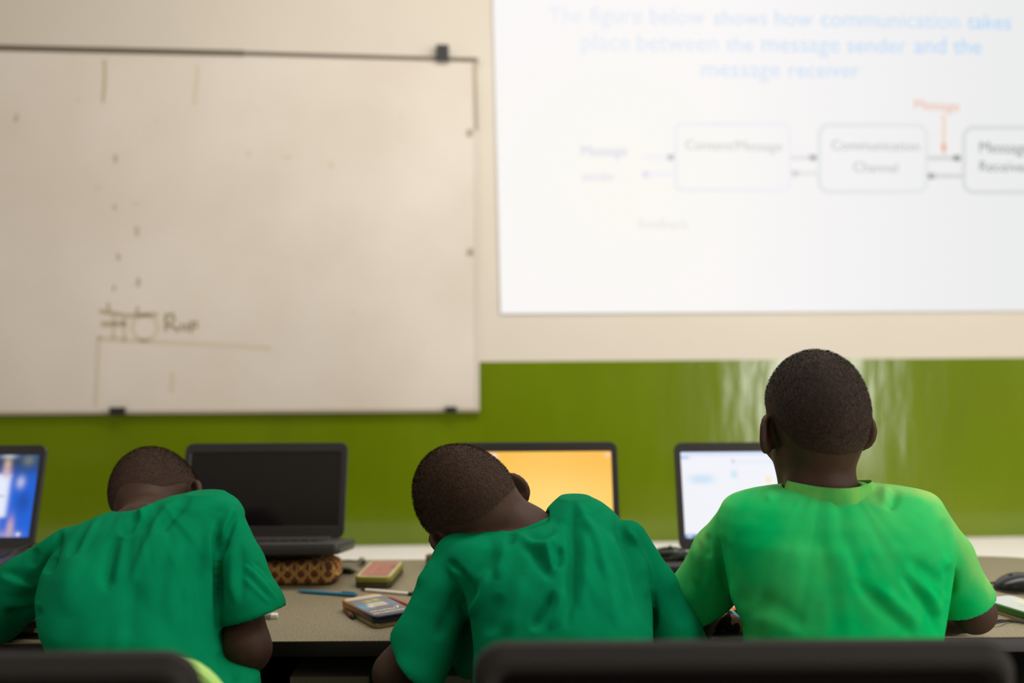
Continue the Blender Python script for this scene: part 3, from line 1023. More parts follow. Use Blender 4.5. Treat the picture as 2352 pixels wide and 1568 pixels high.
pen('felt_pen', tz2(818, 1366), tz2(681, 1356), 0.0034, M['blue'], 'teal blue felt pen lying left of the blue tin', tip=M['blue'], cap=0.035, capm=M['blue'])
pen('ballpoint_pen', tz2(985, 1366), tz2(826, 1352), 0.0030, M['white'], 'white ballpoint pen with black grip lying before the red tin', tip=M['black'], cap=0.040, capm=M['black'])
pen('marker_pen', tz2(752, 1309), tz2(820, 1315), 0.0058, M['black'], 'black marker pen poking out behind the pencil case', tip=M['black'])
pen('colour_pencil', tz2(985, 1409), tz2(888, 1371), 0.0036, M['red'], 'red pencil lying behind the blue tin', cat='pencil', tip=M['brown'])
pen('pencil_stub', on_z(796, 1402, TZ + 0.004), on_z(813, 1419, TZ + 0.004), 0.0042, M['brown'], 'short brown pencil stub against the blue tin\'s side', cat='pencil', tip=M['black'])
er = on_z(630, 1423, TZ)
eb = empty('eraser', (er[0] - 0.006, er[1] + 0.008, TZ), 0.15, 'small white eraser beside the left boy\'s elbow', 'eraser')
mk('block', *slab(0.020, 0.013, 0.008, 0.002, 0.0015), M['white'], eb)
mk('sleeve', *slab(0.011, 0.0138, 0.0086, 0.002, 0.001, z0=-0.0001), M['paper'], eb)
eb.children[1].location.x = -0.006
# little connector left of the red tin
cn = on_z(831, 1296, TZ)
co = empty('cable_plug', (cn[0], cn[1], TZ), 0.3, 'small grey plug on a thin lead between dark laptop and red tin', 'plug')
mk('plug_body', *tube([(0, 0, 0.008), (0, -0.018, 0.008)], [0.0078, 0.0072], 12), M['paper'], co)
mk('socket', *tube([(0, -0.0175, 0.008), (0, -0.0188, 0.008)], 0.0038, 10), M['black'], co)
mk('lead', *tube(smooth_path([(0, 0, 0.008), (-0.01, 0.02, 0.004), (-0.03, 0.035, 0.003), (-0.06, 0.03, 0.003)]), 0.0018, 6), M['cable'], co)
# brown beaker mostly hidden behind the middle boy's shoulder
bk = on_z(990, 1306, TZ)
bo = empty('beaker', (bk[0] + 0.006, bk[1] + 0.02, TZ), 0, 'brown beaker half hidden behind the middle boy\'s shoulder', 'cup')
mk('cup_wall', *loft([[(r * math.cos(a * math.pi / 12), r * math.sin(a * math.pi / 12), z) for a in range(24)] for r, z in ((0.016, 0), (0.018, 0.002), (0.0185, 0.022), (0.0175, 0.0225), (0.0165, 0.004))]), M['brown'], bo)
mk('rim', *loft([[(r * math.cos(a * math.pi / 12), r * math.sin(a * math.pi / 12), z) for a in range(24)] for r, z in ((0.0182, 0.021), (0.0192, 0.022), (0.0182, 0.0235), (0.0172, 0.022))], False, False), M['gold'], bo)

# coiled lead beside the right laptop
cc = on_z(1528, 1306, TZ)
coil = empty('coiled_lead', (cc[0] + 0.012, cc[1] + 0.02, TZ), 0.1, 'tied bundle of dark charger lead left of the white-screened laptop', 'cable')
for k in range(6):
    r = 0.003
    pts = [((0.036 - 0.0012 * k) * math.cos(a), (0.014 + 0.001 * k) * math.sin(a), 0.004 + 0.0056 * k + 0.0015 * math.sin(2 * a + k)) for a in np.linspace(0, 2 * math.pi, 25)]
    mk('lead_loop', *tube(pts, r, 7, False), M['cablegreen'] if k % 2 else M['cable'], coil)
mk('tie', *tube([(0.004, -0.018, 0.002), (0.004, -0.019, 0.02), (0.004, -0.012, 0.038), (0.004, 0.012, 0.038), (0.004, 0.019, 0.02), (0.004, 0.018, 0.002)], 0.003, 6), M['cable'], coil)
ad = on_z(1528, 1330, TZ)
ao = empty('power_adapter', (ad[0] + 0.01, ad[1] + 0.015, TZ), 0.08, 'black power adapter lying in front of the coiled lead', 'adapter')
mk('case', *slab(0.085, 0.04, 0.026, 0.006, 0.004), M['black'], ao)
mk('led', *sphere((0.02, -0.0198, 0.014), 0.0015, 8, 6), M['lime'], ao)

# mouse and its lead at the right
ms = on_z(2366, 1360, TZ)
mo = empty('computer_mouse', (ms[0], ms[1] + 0.018, TZ), math.radians(-8), 'black computer mouse at the right end of the desk', 'mouse')
rings = []
for i in range(13):
    t = i / 12
    x = -0.052 + 0.104 * t
    hw = 0.031 * max(0.05, (1 - abs(2 * t - 1) ** 2.6)) ** 0.45
    hh = 0.033 * max(0.04, math.sin(math.pi * (0.08 + 0.84 * t)) ** 0.8) * (1.05 - 0.25 * t)
    rings.append([(x, hw * math.copysign(abs(math.cos(a)) ** 0.8, math.cos(a)), max(0.0, hh * 0.35 + hh * 0.65 * math.sin(a)) if math.sin(a) > -0.5 else 0.001) for a in np.linspace(0, 2 * math.pi, 24, endpoint=False)])
mk('shell', *loft(rings), mat('mouse_black', srgb(22, 22, 22), 0.28, 0.5), mo)
mk('wheel', *tube([(-0.024, -0.0035, 0.0245), (-0.024, 0.0035, 0.0245)], 0.0048, 12), M['darkgrey'], mo)
ml_ = empty('mouse_lead', (ms[0] - 0.06, ms[1], TZ), 0, 'thin black mouse lead looping under the white-topped tin', 'cable')
for pts in ([on_z(2292, 1336, TZ + 0.012), on_z(2272, 1341, TZ + 0.006), on_z(2290, 1354, TZ + 0.002), on_z(2330, 1362, TZ + 0.003), on_z(2380, 1362, TZ + 0.003)],
            [on_z(2400, 1436, TZ + 0.003), on_z(2340, 1428, TZ + 0.003), on_z(2300, 1424, TZ + 0.003), on_z(2270, 1428, TZ + 0.003), on_z(2240, 1412, TZ + 0.003)],
            [on_z(2400, 1440, TZ + 0.003), on_z(2330, 1424, TZ + 0.003), on_z(2290, 1430, TZ + 0.006), on_z(2262, 1432, TZ + 0.003)]):
    mk('lead', *tube(smooth_path([p - np.array([ms[0] - 0.06, ms[1], TZ]) for p in pts]), 0.0017, 7), M['cable'], ml_)

# thin lead in front of the leftmost laptop
lo_ = W(90, 1252, 1.9)
ll = [W(15, 1290, 1.80), W(30, 1270, 1.85), W(55, 1255, 1.9), W(90, 1249, 1.93), W(140, 1262, 1.9)]
o = mk('earphone_lead', *tube(smooth_path([p - lo_ for p in ll]), 0.0013, 6), M['cable'], None, loc=lo_)
tag(o, 'thin black lead looping before the leftmost laptop', 'cable')

# dark pouch on the desk under the left boy's arm
dp = on_z(92, 1462, TZ)
do = empty('black_pouch', (dp[0] - 0.01, dp[1] + 0.034, TZ), 0.05, 'small black pouch under the left boy\'s bent arm', 'pouch')
V, Q = pillow(0.21, 0.09, 0.035, 90, 30)
mk('pouch', V, Q, M['black'], do, smooth='all')
mk('zip_pull', *box(0.030, 0.036, -0.048, -0.044, 0.016, 0.024, 0.001), M['steel'], do)
mk('cloth_tag', *box(0.004, 0.014, -0.0475, -0.0445, 0.010, 0.016, 0.0006), M['gold'], do)

# printed cloth pouch between middle and right boys
pp = on_z(1684, 1464, TZ)


def marbled(u, v):
    u, v = u * 2.0, v * 2.0 + 0.3 * u
    c = np.ones((len(u), 3)) * np.array(srgb(30, 20, 24))
    w1 = u * 40 + 1.6 * np.sin(v * 50 + 1) + 0.7 * np.sin(u * 95 + v * 60)
    w2 = v * 90 + 1.4 * np.sin(u * 60) + 0.8 * np.sin(u * 130 - v * 70)
    c = blend(c, np.sin(w2) > 0.1, srgb(24, 104, 140))
    c = blend(c, (np.sin(w2 + 0.8 * np.sin(w1)) > 0.75), srgb(130, 176, 188))
    c = blend(c, (np.sin(w2 * 0.5 + w1 * 0.4) > 0.72), srgb(44, 26, 30))
    o_ = np.exp(-((v - 0.125 - 0.012 * np.sin(u * 60)) / 0.016) ** 2)
    c = blend(c, o_ > 0.35, srgb(216, 120, 46))
    c = blend(c, (o_ > 0.6) & (np.sin(w1 * 2) > 0.2), srgb(236, 186, 150))
    c = blend(c, (v < 0.085) & (np.sin(w2 * 1.3 + w1) > 0.35), srgb(150, 108, 88))
    return c


V, Q = pillow(0.105, 0.12, 0.050, 270, 110, 3.4)
V[:, 2] += 0.003 * np.sin(V[:, 0] * 60 + V[:, 1] * 35) * np.clip(V[:, 2] / 0.04, 0, 1)
po = empty('cloth_pouch', (pp[0], pp[1] + 0.056, TZ), 0.05, 'cloth pouch with dark blue and orange swirl print between the middle and right boys', 'pouch')
mk('pouch', V, Q, M['cloth_print'], po, colors=marbled(V[:, 0] + 0.1, np.clip(V[:, 1] + 0.06, 0, 0.12) * 0.9 + V[:, 2] * 0.7))
mk('zip', *tube([(-0.036, 0.03, 0.0490), (0, 0.032, 0.0505), (0.036, 0.03, 0.0490)], 0.0018, 6), M['gold'], po)

# ================================================================== CHAIRS
def black_chair(name, loc, rz, w, top, label):
    """armless chair with a padded rounded back rest on a frame; local y points to the desk"""
    t = empty(name, loc, rz, label, 'chair', 'black chairs in the foreground')
    hb = 0.42
    ring = ring_slab(w, hb, 0.030, 0.028, w - 0.044, hb - 0.050, 0.012, 0.010, n=8)
    m = Matrix.Translation((0, 0.015, top - hb / 2)) @ Matrix.Rotation(math.radians(90 - 8), 4, 'X')
    mk('back_frame', *xf(ring, m), M['blackmatt'], t)
    pad = slab(w - 0.040, hb - 0.046, 0.012, 0.014, 0.004)
    mk('back_pad', *xf(([(x, y, z + 0.008) for x, y, z in pad[0]], pad[1]), m), M['pad'], t)
    seat = slab(w + 0.02, 0.40, 0.05, 0.06, 0.015, z0=0.42)
    mk('seat', *xf(seat, Matrix.Translation((0, 0.21, 0))), M['blackmatt'], t)
    for sx in (-1, 1):
        x = sx * (w / 2 - 0.03)
        mk('back_post', *tube([(x, 0.03, 0.42), (x, 0.03, 0.60), (x, 0.02, top - hb + 0.06)], 0.011, 10), M['black'], t)
        mk('leg', *tube([(x, 0.04, 0.43), (x * 1.08, 0.0, 0.0)], 0.011, 10), M['black'], t)
        mk('leg', *tube([(x, 0.38, 0.43), (x * 1.08, 0.40, 0.0)], 0.011, 10), M['black'], t)
    return t


def chair_at(px0, px1, py, Y):
    a, b = W(px0, py, Y), W(px1, py, Y)
    return a, b


a, b = W(1084, 1494, 0.825), W(2350, 1480, 0.825)
ch1 = black_chair('desk_chair', ((a[0] + b[0]) / 2, 0.87, 0), math.pi, b[0] - a[0], (a[2] + b[2]) / 2, 'wide blurred black chair back at the lower right, behind the middle and right boys')
a, b = W(-780, 1516, 0.825), W(440, 1512, 0.825)
ch2 = copy_tree(ch1)
ch2.location = (b[0] - (W(2350, 1480, 0.825)[0] - W(1084, 1494, 0.825)[0]) / 2, 0.87, b[2] - W(1700, 1487, 0.825)[2])
ch2['label'] = 'blurred black chair back at the lower left, before the lime-rimmed chair'


# left boy's own chair: dark shell with a lime rim
def lime_chair():
    a, b = W(60, 1509, 1.06), W(540, 1509, 1.06)
    w = 0.40
    top = b[2]
    t = empty('school_chair', (b[0] - w / 2, 1.06, 0), 0, 'dark school chair with a lime green rim under the left boy', 'chair')
    hb = 0.36
    m = Matrix.Translation((0, 0.0, top - hb / 2)) @ Matrix.Rotation(math.radians(90 - 8), 4, 'X')
    shell = slab(w - 0.02, hb - 0.02, 0.010, 0.075, 0.004, n=10)
    mk('back_shell', *xf(([(x, y, z + 0.004) for x, y, z in shell[0]], shell[1]), m), mat('olive_black_plastic', srgb(52, 56, 40), 0.4, 0.5), t)
    mk('rim', *xf(ring_slab(w, hb, 0.018, 0.085, w - 0.026, hb - 0.026, 0.073, 0.004, n=12), m), M['lime'], t)
    mk('seat', *xf(slab(w - 0.02, 0.38, 0.018, 0.07, 0.006, z0=0.43), Matrix.Translation((0, 0.20, 0))), M['black'], t)
    for sx in (-1, 1):
        x = sx * (w / 2 - 0.04)
        mk('back_post', *tube([(x, 0.03, 0.43), (x, 0.02, 0.56), (x, 0.0, top - hb + 0.08)], 0.010, 10), M['steel'], t)
        mk('leg', *tube([(x, 0.05, 0.43), (x * 1.1, 0.01, 0.0)], 0.010, 10), M['steel'], t)
        mk('leg', *tube([(x, 0.36, 0.43), (x * 1.1, 0.39, 0.0)], 0.010, 10), M['steel'], t)
    return t


lime_chair()


def stool(cx, cy, label):
    t = empty('stool', (cx, cy, 0), 0, label, 'stool', 'stools under the boys')
    mk('seat', *slab(0.32, 0.30, 0.03, 0.04, 0.01, z0=0.42), M['black'], t)
    for sx in (-1, 1):
        for sy in (-1, 1):
            mk('leg', *tube([(sx * 0.12, sy * 0.11, 0.425), (sx * 0.14, sy * 0.13, 0.0)], 0.011, 8), M['steel'], t)
    return t


# ================================================================== BOYS: implicit bodies meshed by surface nets
class Field:
    def __init__(s, lo, hi, h):
        s.lo = np.asarray(lo, float); s.h = h
        s.n = np.ceil((np.asarray(hi) - s.lo) / h).astype(int) + 1
        s.d = np.full(s.n, 0.5, np.float32)

    def block(s, lo, hi):
        i0 = np.clip(np.floor((np.asarray(lo) - s.lo) / s.h).astype(int), 0, s.n - 1)
        i1 = np.clip(np.ceil((np.asarray(hi) - s.lo) / s.h).astype(int) + 1, 0, s.n)
        if np.any(i1 - i0 <= 1): return None, None
        ax = [(s.lo[k] + s.h * np.arange(i0[k], i1[k])).astype(np.float32) for k in range(3)]
        sl = tuple(slice(i0[k], i1[k]) for k in range(3))
        return sl, np.meshgrid(*ax, indexing='ij')

    def add(s, prim, k=0.01):
        fn, lo, hi = prim
        m = k + 0.028
        sl, g = s.block(lo - m, hi + m)
        if sl is None: return
        a, b = s.d[sl], fn(*g).astype(np.float32)
        if k > 0:
            hh = np.clip(0.5 + 0.5 * (a - b) / k, 0, 1)
            s.d[sl] = a + (b - a) * hh - k * hh * (1 - hh)
        else:
            s.d[sl] = np.minimum(a, b)

    def cut(s, prim, k=0.0):
        fn, lo, hi = prim
        m = k + 0.028
        sl, g = s.block(lo - m, hi + m)
        if sl is None: return
        a, b = s.d[sl], -fn(*g).astype(np.float32)
        if k > 0:
            hh = np.clip(0.5 - 0.5 * (a - b) / k, 0, 1)
            s.d[sl] = a + (b - a) * hh + k * hh * (1 - hh)
        else:
            s.d[sl] = np.maximum(a, b)

    def mesh(s, smooth=2):
        d = s.d
        occ = d < 0
        c = np.zeros(np.array(d.shape) - 1, np.uint8)
        sh = [(i, j, k) for i in (0, 1) for j in (0, 1) for k in (0, 1)]
        N = d.shape
        for i, j, k in sh:
            c += occ[i:N[0] - 1 + i, j:N[1] - 1 + j, k:N[2] - 1 + k]
        cells = np.argwhere((c > 0) & (c < 8))
        ids = np.full(c.shape, -1, np.int32)
        ids[tuple(cells.T)] = np.arange(len(cells))
        vals = {q: d[tuple((cells + np.array(q)).T)] for q in sh}
        acc = np.zeros((len(cells), 3)); cnt = np.zeros(len(cells))
        for q in sh:
            for ax in range(3):
                if q[ax] == 0:
                    q2 = list(q); q2[ax] = 1; q2 = tuple(q2)
                    a, b = vals[q], vals[q2]
                    m = (a < 0) != (b < 0)
                    t = np.where(m, a / np.where(m, a - b, 1), 0)
                    p = np.tile(np.array(q, float), (len(cells), 1)); p[:, ax] += t
                    acc += p * m[:, None]; cnt += m
        V = (cells + acc / cnt[:, None]) * s.h + s.lo
        faces = []
        for ax in range(3):
            o1, o2 = [(1, 2), (2, 0), (0, 1)][ax]
            lo_ = [slice(None)] * 3; hi_ = [slice(None)] * 3
            lo_[ax] = slice(0, N[ax] - 1); hi_[ax] = slice(1, N[ax])
            A, B = occ[tuple(lo_)], occ[tuple(hi_)]
            e = np.argwhere(A != B)
            ok = (e[:, o1] > 0) & (e[:, o2] > 0) & (e[:, o1] < N[o1] - 1) & (e[:, o2] < N[o2] - 1)
            e = e[ok]
            fl = A[tuple(e.T)]
            def cid(a1, a2):
                q = e.copy(); q[:, o1] -= a1; q[:, o2] -= a2
                return ids[tuple(q.T)]
            quad = np.stack([cid(0, 0), cid(1, 0), cid(1, 1), cid(0, 1)], 1)
            quad = np.where(fl[:, None], quad, quad[:, ::-1])
            faces.append(quad)
        Q = np.concatenate(faces)
        Q = Q[(Q >= 0).all(1)]
        return taubin(V, Q, smooth), Q


def edges_of(Q):
    return np.concatenate([Q[:, [0, 1]], Q[:, [1, 2]], Q[:, [2, 3]], Q[:, [3, 0]]])


def lap(V, E, f):
    n = len(V)
    deg = np.bincount(E.ravel(), minlength=n).astype(float)
    out = np.empty_like(V)
    for k in range(3):
        out[:, k] = np.bincount(E[:, 0], V[E[:, 1], k], n) + np.bincount(E[:, 1], V[E[:, 0], k], n)
    out /= np.maximum(deg, 1)[:, None]
    return V + f * (out - V)


def taubin(V, Q, it):
    E = edges_of(Q)
    for _ in range(it):
        V = lap(V, E, 0.5); V = lap(V, E, -0.51)
    return V


def normals(V, Q):
    a = V[Q[:, 2]] - V[Q[:, 0]]; b = V[Q[:, 3]] - V[Q[:, 1]]
    fn = np.cross(a, b)
    N = np.zeros_like(V)
    for k in range(4):
        for c in range(3):
            N[:, c] += np.bincount(Q[:, k], fn[:, c], len(V))
    return N / (np.linalg.norm(N, axis=1, keepdims=True) + 1e-12)


def ell(c, r, Rm=None):
    c, r = np.asarray(c, float), np.asarray(r, float)
    Rm = np.eye(3) if Rm is None else np.asarray(Rm)     # columns: local axes in world
    ext = np.sqrt(((Rm * r) ** 2).sum(1))
    def fn(x, y, z):
        dx, dy, dz = x - c[0], y - c[1], z - c[2]
        l = [(dx * Rm[0, k] + dy * Rm[1, k] + dz * Rm[2, k]) / r[k] for k in range(3)]
        k0 = np.sqrt(l[0] ** 2 + l[1] ** 2 + l[2] ** 2)
        k1 = np.sqrt((l[0] / r[0]) ** 2 + (l[1] / r[1]) ** 2 + (l[2] / r[2]) ** 2) + 1e-9
        return k0 * (k0 - 1) / k1
    return fn, c - ext, c + ext


def cone(a, b, ra, rb):
    a, b = np.asarray(a, float), np.asarray(b, float)
    ab = b - a; L2 = max((ab ** 2).sum(), 1e-12)
    rm = max(ra, rb)
    def fn(x, y, z):
        dx, dy, dz = x - a[0], y - a[1], z - a[2]
        t = np.clip((dx * ab[0] + dy * ab[1] + dz * ab[2]) / L2, 0, 1)
        return np.sqrt((dx - t * ab[0]) ** 2 + (dy - t * ab[1]) ** 2 + (dz - t * ab[2]) ** 2) - (ra + (rb - ra) * t)
    return fn, np.minimum(a, b) - rm, np.maximum(a, b) + rm


def halfspace(p, n, lo, hi):
    """inside where (x - p).n > 0, limited to a box"""
    p, n = np.asarray(p, float), np.asarray(n, float); n = n / np.linalg.norm(n)
    return (lambda x, y, z: -((x - p[0]) * n[0] + (y - p[1]) * n[1] + (z - p[2]) * n[2])), np.asarray(lo), np.asarray(hi)


def inter(p1, p2):
    return (lambda x, y, z: np.maximum(p1[0](x, y, z), p2[0](x, y, z))), p1[1], p1[2]


def torso_prim(rows, grow=0.0, pw=2.3):
    """stack of horizontal elliptical slices given as picture rows (py, x left, x right, depth, half depth)"""
    T = []
    for py, xl, xr, Y, b in rows:
        A, B = W(xl, py, Y), W(xr, py, Y)
        T.append(((A[2] + B[2]) / 2, (A[0] + B[0]) / 2, (B[0] - A[0]) / 2, Y, b))
    T = np.array(sorted(T))
    zg = np.linspace(T[0, 0], T[-1, 0], 300)
    tab = [np.interp(zg, T[:, 0], T[:, k]) for k in range(1, 5)]
    ker = np.exp(-np.linspace(-2, 2, 15) ** 2); ker /= ker.sum()
    sm = lambda q: np.convolve(np.pad(q, 7, mode='edge'), ker, 'valid')
    tab = [sm(q) for q in tab]
    zt_ = T[-1, 0]
    ymin, ymax = (T[:, 3] - T[:, 4]).min(), (T[:, 3] + T[:, 4]).max()
    xmin, xmax = (T[:, 1] - T[:, 2]).min(), (T[:, 1] + T[:, 2]).max()
    def fn(x, y, z):
        zz = z[0, 0, :]
        q = [np.interp(zz, zg, t)[None, None, :].astype(np.float32) for t in tab]
        a = q[1] + grow; b = np.maximum(q[3] + grow, 0.01)
        a = np.maximum(a, 0.006)
        r = (np.abs((x - q[0]) / a) ** pw + np.abs((y - q[2]) / b) ** pw) ** (1 / pw)
        d = (r - 1) * np.minimum(a, b)
        d = np.maximum(d, (z - (zt_ + grow)))
        return np.maximum(d, (T[0, 0] - z))
    return fn, np.array([xmin - grow, ymin - grow, T[0, 0]]), np.array([xmax + grow, ymax + grow, zt_ + grow])


def chain(pts):
    """[(px, py, Y, r_px)] -> [(world point, radius m)]"""
    return [(W(px, py, Y), r * Y / F) for px, py, Y, r in pts]


def seg_dist(px, py, poly):
    best = np.full(px.shape, 1e9); sgn = np.zeros(px.shape); tt = np.zeros(px.shape)
    L = [0.0]
    for i in range(len(poly) - 1): L.append(L[-1] + math.hypot(poly[i + 1][0] - poly[i][0], poly[i + 1][1] - poly[i][1]))
    for i in range(len(poly) - 1):
        (x0, y0), (x1, y1) = poly[i], poly[i + 1]
        dx, dy = x1 - x0, y1 - y0
        l2 = dx * dx + dy * dy
        t = np.clip(((px - x0) * dx + (py - y0) * dy) / l2, 0, 1)
        qx, qy = px - x0 - t * dx, py - y0 - t * dy
        d = np.hypot(qx, qy)
        m = d < best
        best = np.where(m, d, best)
        sgn = np.where(m, np.sign(dx * qy - dy * qx), sgn)
        tt = np.where(m, (L[i] + t * math.sqrt(l2)) / L[-1], tt)
    return best, sgn, tt


def vnoise(x, y, seed):
    r = np.random.default_rng(seed).normal(0, 1, (64, 64))
    xi, yi = np.floor(x).astype(int), np.floor(y).astype(int)
    fx, fy = x - xi, y - yi
    fx, fy = fx * fx * (3 - 2 * fx), fy * fy * (3 - 2 * fy)
    g = lambda a, b: r[a % 64, b % 64]
    return (g(xi, yi) * (1 - fx) + g(xi + 1, yi) * fx) * (1 - fy) + (g(xi, yi + 1) * (1 - fx) + g(xi + 1, yi + 1) * fx) * fy


def hang(px, py, wr):
    """long soft pleats that fan out below the neck point (cx, cy)"""
    cx, cy, amp, seed = wr
    dx, dy = px - cx, py - cy
    th = np.arctan2(dx, np.abs(dy) + 60.0)
    rho = np.hypot(dx, dy)
    a = vnoise(th * 7.0 + 0.4 * vnoise(rho / 120.0, th * 2, seed + 3) + 20, rho / 170.0 + 9, seed)
    b = vnoise(th * 15.0 + 20, rho / 110.0 + 5, seed + 1)
    c = vnoise(px / 70.0 + 30, py / 70.0 + 3, seed + 2)
    fall = np.clip(rho / 90.0, 0, 1)
    return amp * fall * (0.75 * a + 0.20 * b + 0.35 * c)


def apply_folds(V, Q, folds, wr=None):
    """each fold: (polyline in pixels, half width px, height m, kind) - cloth relief pushed along the surface normal"""
    N = normals(V, Q)
    view = CAM - V; view /= np.linalg.norm(view, axis=1, keepdims=True)
    face = np.clip((N * view).sum(1) * 2.0 + 0.1, 0, 1)
    px, py = to_px(V)
    D = np.zeros(len(V))
    for poly, w, h, kind in folds:
        w = w * 1.25
        xs = [p[0] for p in poly]; ys = [p[1] for p in poly]
        m = np.where((px > min(xs) - 4 * w) & (px < max(xs) + 4 * w) & (py > min(ys) - 4 * w) & (py < max(ys) + 4 * w))[0]
        if not len(m): continue
        sp = [tuple(q) for q in smooth_path([(x, y) for x, y in poly], 5)]
        d, s, t = seg_dist(px[m], py[m], sp)
        tap = np.sin(np.clip(np.minimum(t, 1 - t) * 3.2, 0, 1) * math.pi / 2) ** 1.2
        wv = w * (0.6 + 0.4 * tap)
        g = np.exp(-(d / wv) ** 2)
        if kind == 's': g = (s * d / wv) * g * 1.8
        D[m] += h * g * tap
    if wr is not None: D += hang(px, py, wr)
    D = np.clip(D * 1.35, -0.012, 0.010)
    return V + N * (D * face)[:, None]


# local head shape ---------------------------------------------------
def rot_cols(X, Z):
    X = np.asarray(X, float); X /= np.linalg.norm(X)
    Z = np.asarray(Z, float); Z = Z - X * np.dot(X, Z); Z /= np.linalg.norm(Z)
    Y = np.cross(Z, X)
    return np.stack([X, Y, Z], 1)


def head_prims(O, R, s=1.0, flare=(55, 55)):
    P = lambda x, y, z: O + R @ (np.array([x, y, z]) * s)
    E = lambda c, r, Rl=None: ell(P(*c), np.array(r) * s, R if Rl is None else R @ Rl)
    C = lambda a, b, ra, rb: cone(P(*a), P(*b), ra * s, rb * s)
    cran = [(E((0, -0.008, 0.018), (0.0715, 0.092, 0.087)), 0.0), (E((0, -0.036, -0.014), (0.054, 0.057, 0.064)), 0.03)]
    face = [(E((0, 0.032, -0.046), (0.049, 0.054, 0.066)), 0.03), (E((0, 0.066, -0.104), (0.022, 0.020, 0.018)), 0.03),
            (C((-0.034, 0.022, -0.060), (-0.012, 0.066, -0.106), 0.018, 0.014), 0.025), (C((0.034, 0.022, -0.060), (0.012, 0.066, -0.106), 0.018, 0.014), 0.025),
            (C((-0.028, 0.066, 0.010), (0.028, 0.066, 0.010), 0.017, 0.017), 0.02),
            (E((-0.036, 0.062, -0.04), (0.022, 0.020, 0.022)), 0.015), (E((0.036, 0.062, -0.04), (0.022, 0.020, 0.022)), 0.015),
            (C((0, 0.085, -0.008), (0, 0.098, -0.042), 0.008, 0.012), 0.01), (E((-0.012, 0.090, -0.045), (0.010, 0.010, 0.008)), 0.006), (E((0.012, 0.090, -0.045), (0.010, 0.010, 0.008)), 0.006),
            (E((0, 0.086, -0.072), (0.024, 0.012, 0.007)), 0.006), (E((0, 0.084, -0.083), (0.021, 0.012, 0.008)), 0.006)]
    ears, bowls = [], []
    for sx in (-1, 1):
        # plate flares back and outward from the temple
        a = math.radians(flare[0] if sx < 0 else flare[1])
        n = np.array([math.cos(a) * sx, math.sin(a), 0.0])           # plate normal (looks out and forward)
        t = np.array([math.sin(a) * sx, -math.cos(a), 0.0])          # across the plate, towards its free edge
        up = np.array([0, -0.16, 0.987])
        t = t - up * np.dot(t, up); t /= np.linalg.norm(t)
        n = np.cross(t, up)
        c0 = np.array([0.0700 * sx, 0.012, -0.021])
        q = lambda w, v, o=0.0: tuple(c0 + t * w + up * v + n * o)
        Rl = np.stack([t, n, up], 1)
        ears.append((E(q(0.014, 0.000), (0.0190, 0.0046, 0.0250), Rl), 0.006))
        rim = []
        for i in range(15):
            th = math.radians(-100 + 225 * i / 14)
            rim.append(q(0.014 + 0.0180 * math.cos(th), 0.001 + 0.0250 * math.sin(th)))
        for i in range(14):
            ears.append((C(rim[i], rim[i + 1], 0.0042, 0.0042), 0.004))
        ears.append((E(q(0.008, -0.024), (0.008, 0.0046, 0.008), Rl), 0.006))
        ears.append((C(q(0.0, 0.012, -0.003), q(0.004, -0.014, -0.004), 0.008, 0.008), 0.008))
        bowls.append(E(q(0.013, -0.001, 0.0105), (0.0095, 0.0085, 0.0165), Rl))
    return cran, face, ears, P, bowls


def hair_mask(V, O, R, s, nape, fade=0.012):
    nape, arch = nape if isinstance(nape, tuple) else (nape, 0.0)
    L = (V - O) @ R / s
    y, z = L[:, 1], L[:, 2]
    ya = np.array([-0.12, -0.085, -0.062, -0.040, -0.018, 0.03, 0.07])
    za = np.array([nape, nape, nape + 0.012, nape * 0.35, -0.002, 0.012, 0.040])
    m = z - np.interp(y, ya, za) - arch * np.clip(1 - (L[:, 0] / 0.05) ** 2, 0, 1) * (y < 0)
    m = np.minimum(m, 0.072 - y - 0.25 * np.maximum(0.07 - z, 0))
    return m, L


def finger_hand(Wr, dirv, up, side, s=1.0):
    """relaxed hand lying palm down: palm and five separate fingers; side +1 = right hand (thumb to the left)"""
    dirv = np.asarray(dirv, float); dirv /= np.linalg.norm(dirv)
    up = np.asarray(up, float); up -= dirv * np.dot(dirv, up); up /= np.linalg.norm(up)
    lat = np.cross(dirv, up)           # to the right of dirv
    P = lambda f, l, u: Wr + dirv * f * s + lat * l * s + up * u * s
    out = [(ell(P(0.040, 0, 0), np.array([0.036, 0.043, 0.014]) * s, np.stack([lat, dirv, up], 1)), 0.012)]
    for i, (l, L) in enumerate(((-0.029, 0.066), (-0.010, 0.074), (0.010, 0.070), (0.029, 0.055))):
        if side < 0: l = -l
        b = P(0.074, l, 0.003)
        k1 = P(0.074 + L * 0.42, l * 1.12, 0.006)
        k2 = P(0.074 + L * 0.74, l * 1.18, -0.004)
        k3 = P(0.074 + L, l * 1.2, -0.012)
        out += [(cone(P(0.05, l * 0.8, 0.002), b, 0.0095 * s, 0.0085 * s), 0.006), (cone(b, k1, 0.0082 * s, 0.0076 * s), 0.003), (cone(k1, k2, 0.0076 * s, 0.0070 * s), 0.003), (cone(k2, k3, 0.0070 * s, 0.0058 * s), 0.003)]
    l = -0.034 * side
    out += [(cone(P(0.022, l * 0.7, -0.002), P(0.050, l * 1.5, -0.004), 0.013 * s, 0.0095 * s), 0.008), (cone(P(0.050, l * 1.5, -0.004), P(0.082, l * 1.65, -0.008), 0.0092 * s, 0.0070 * s), 0.004)]
    return out


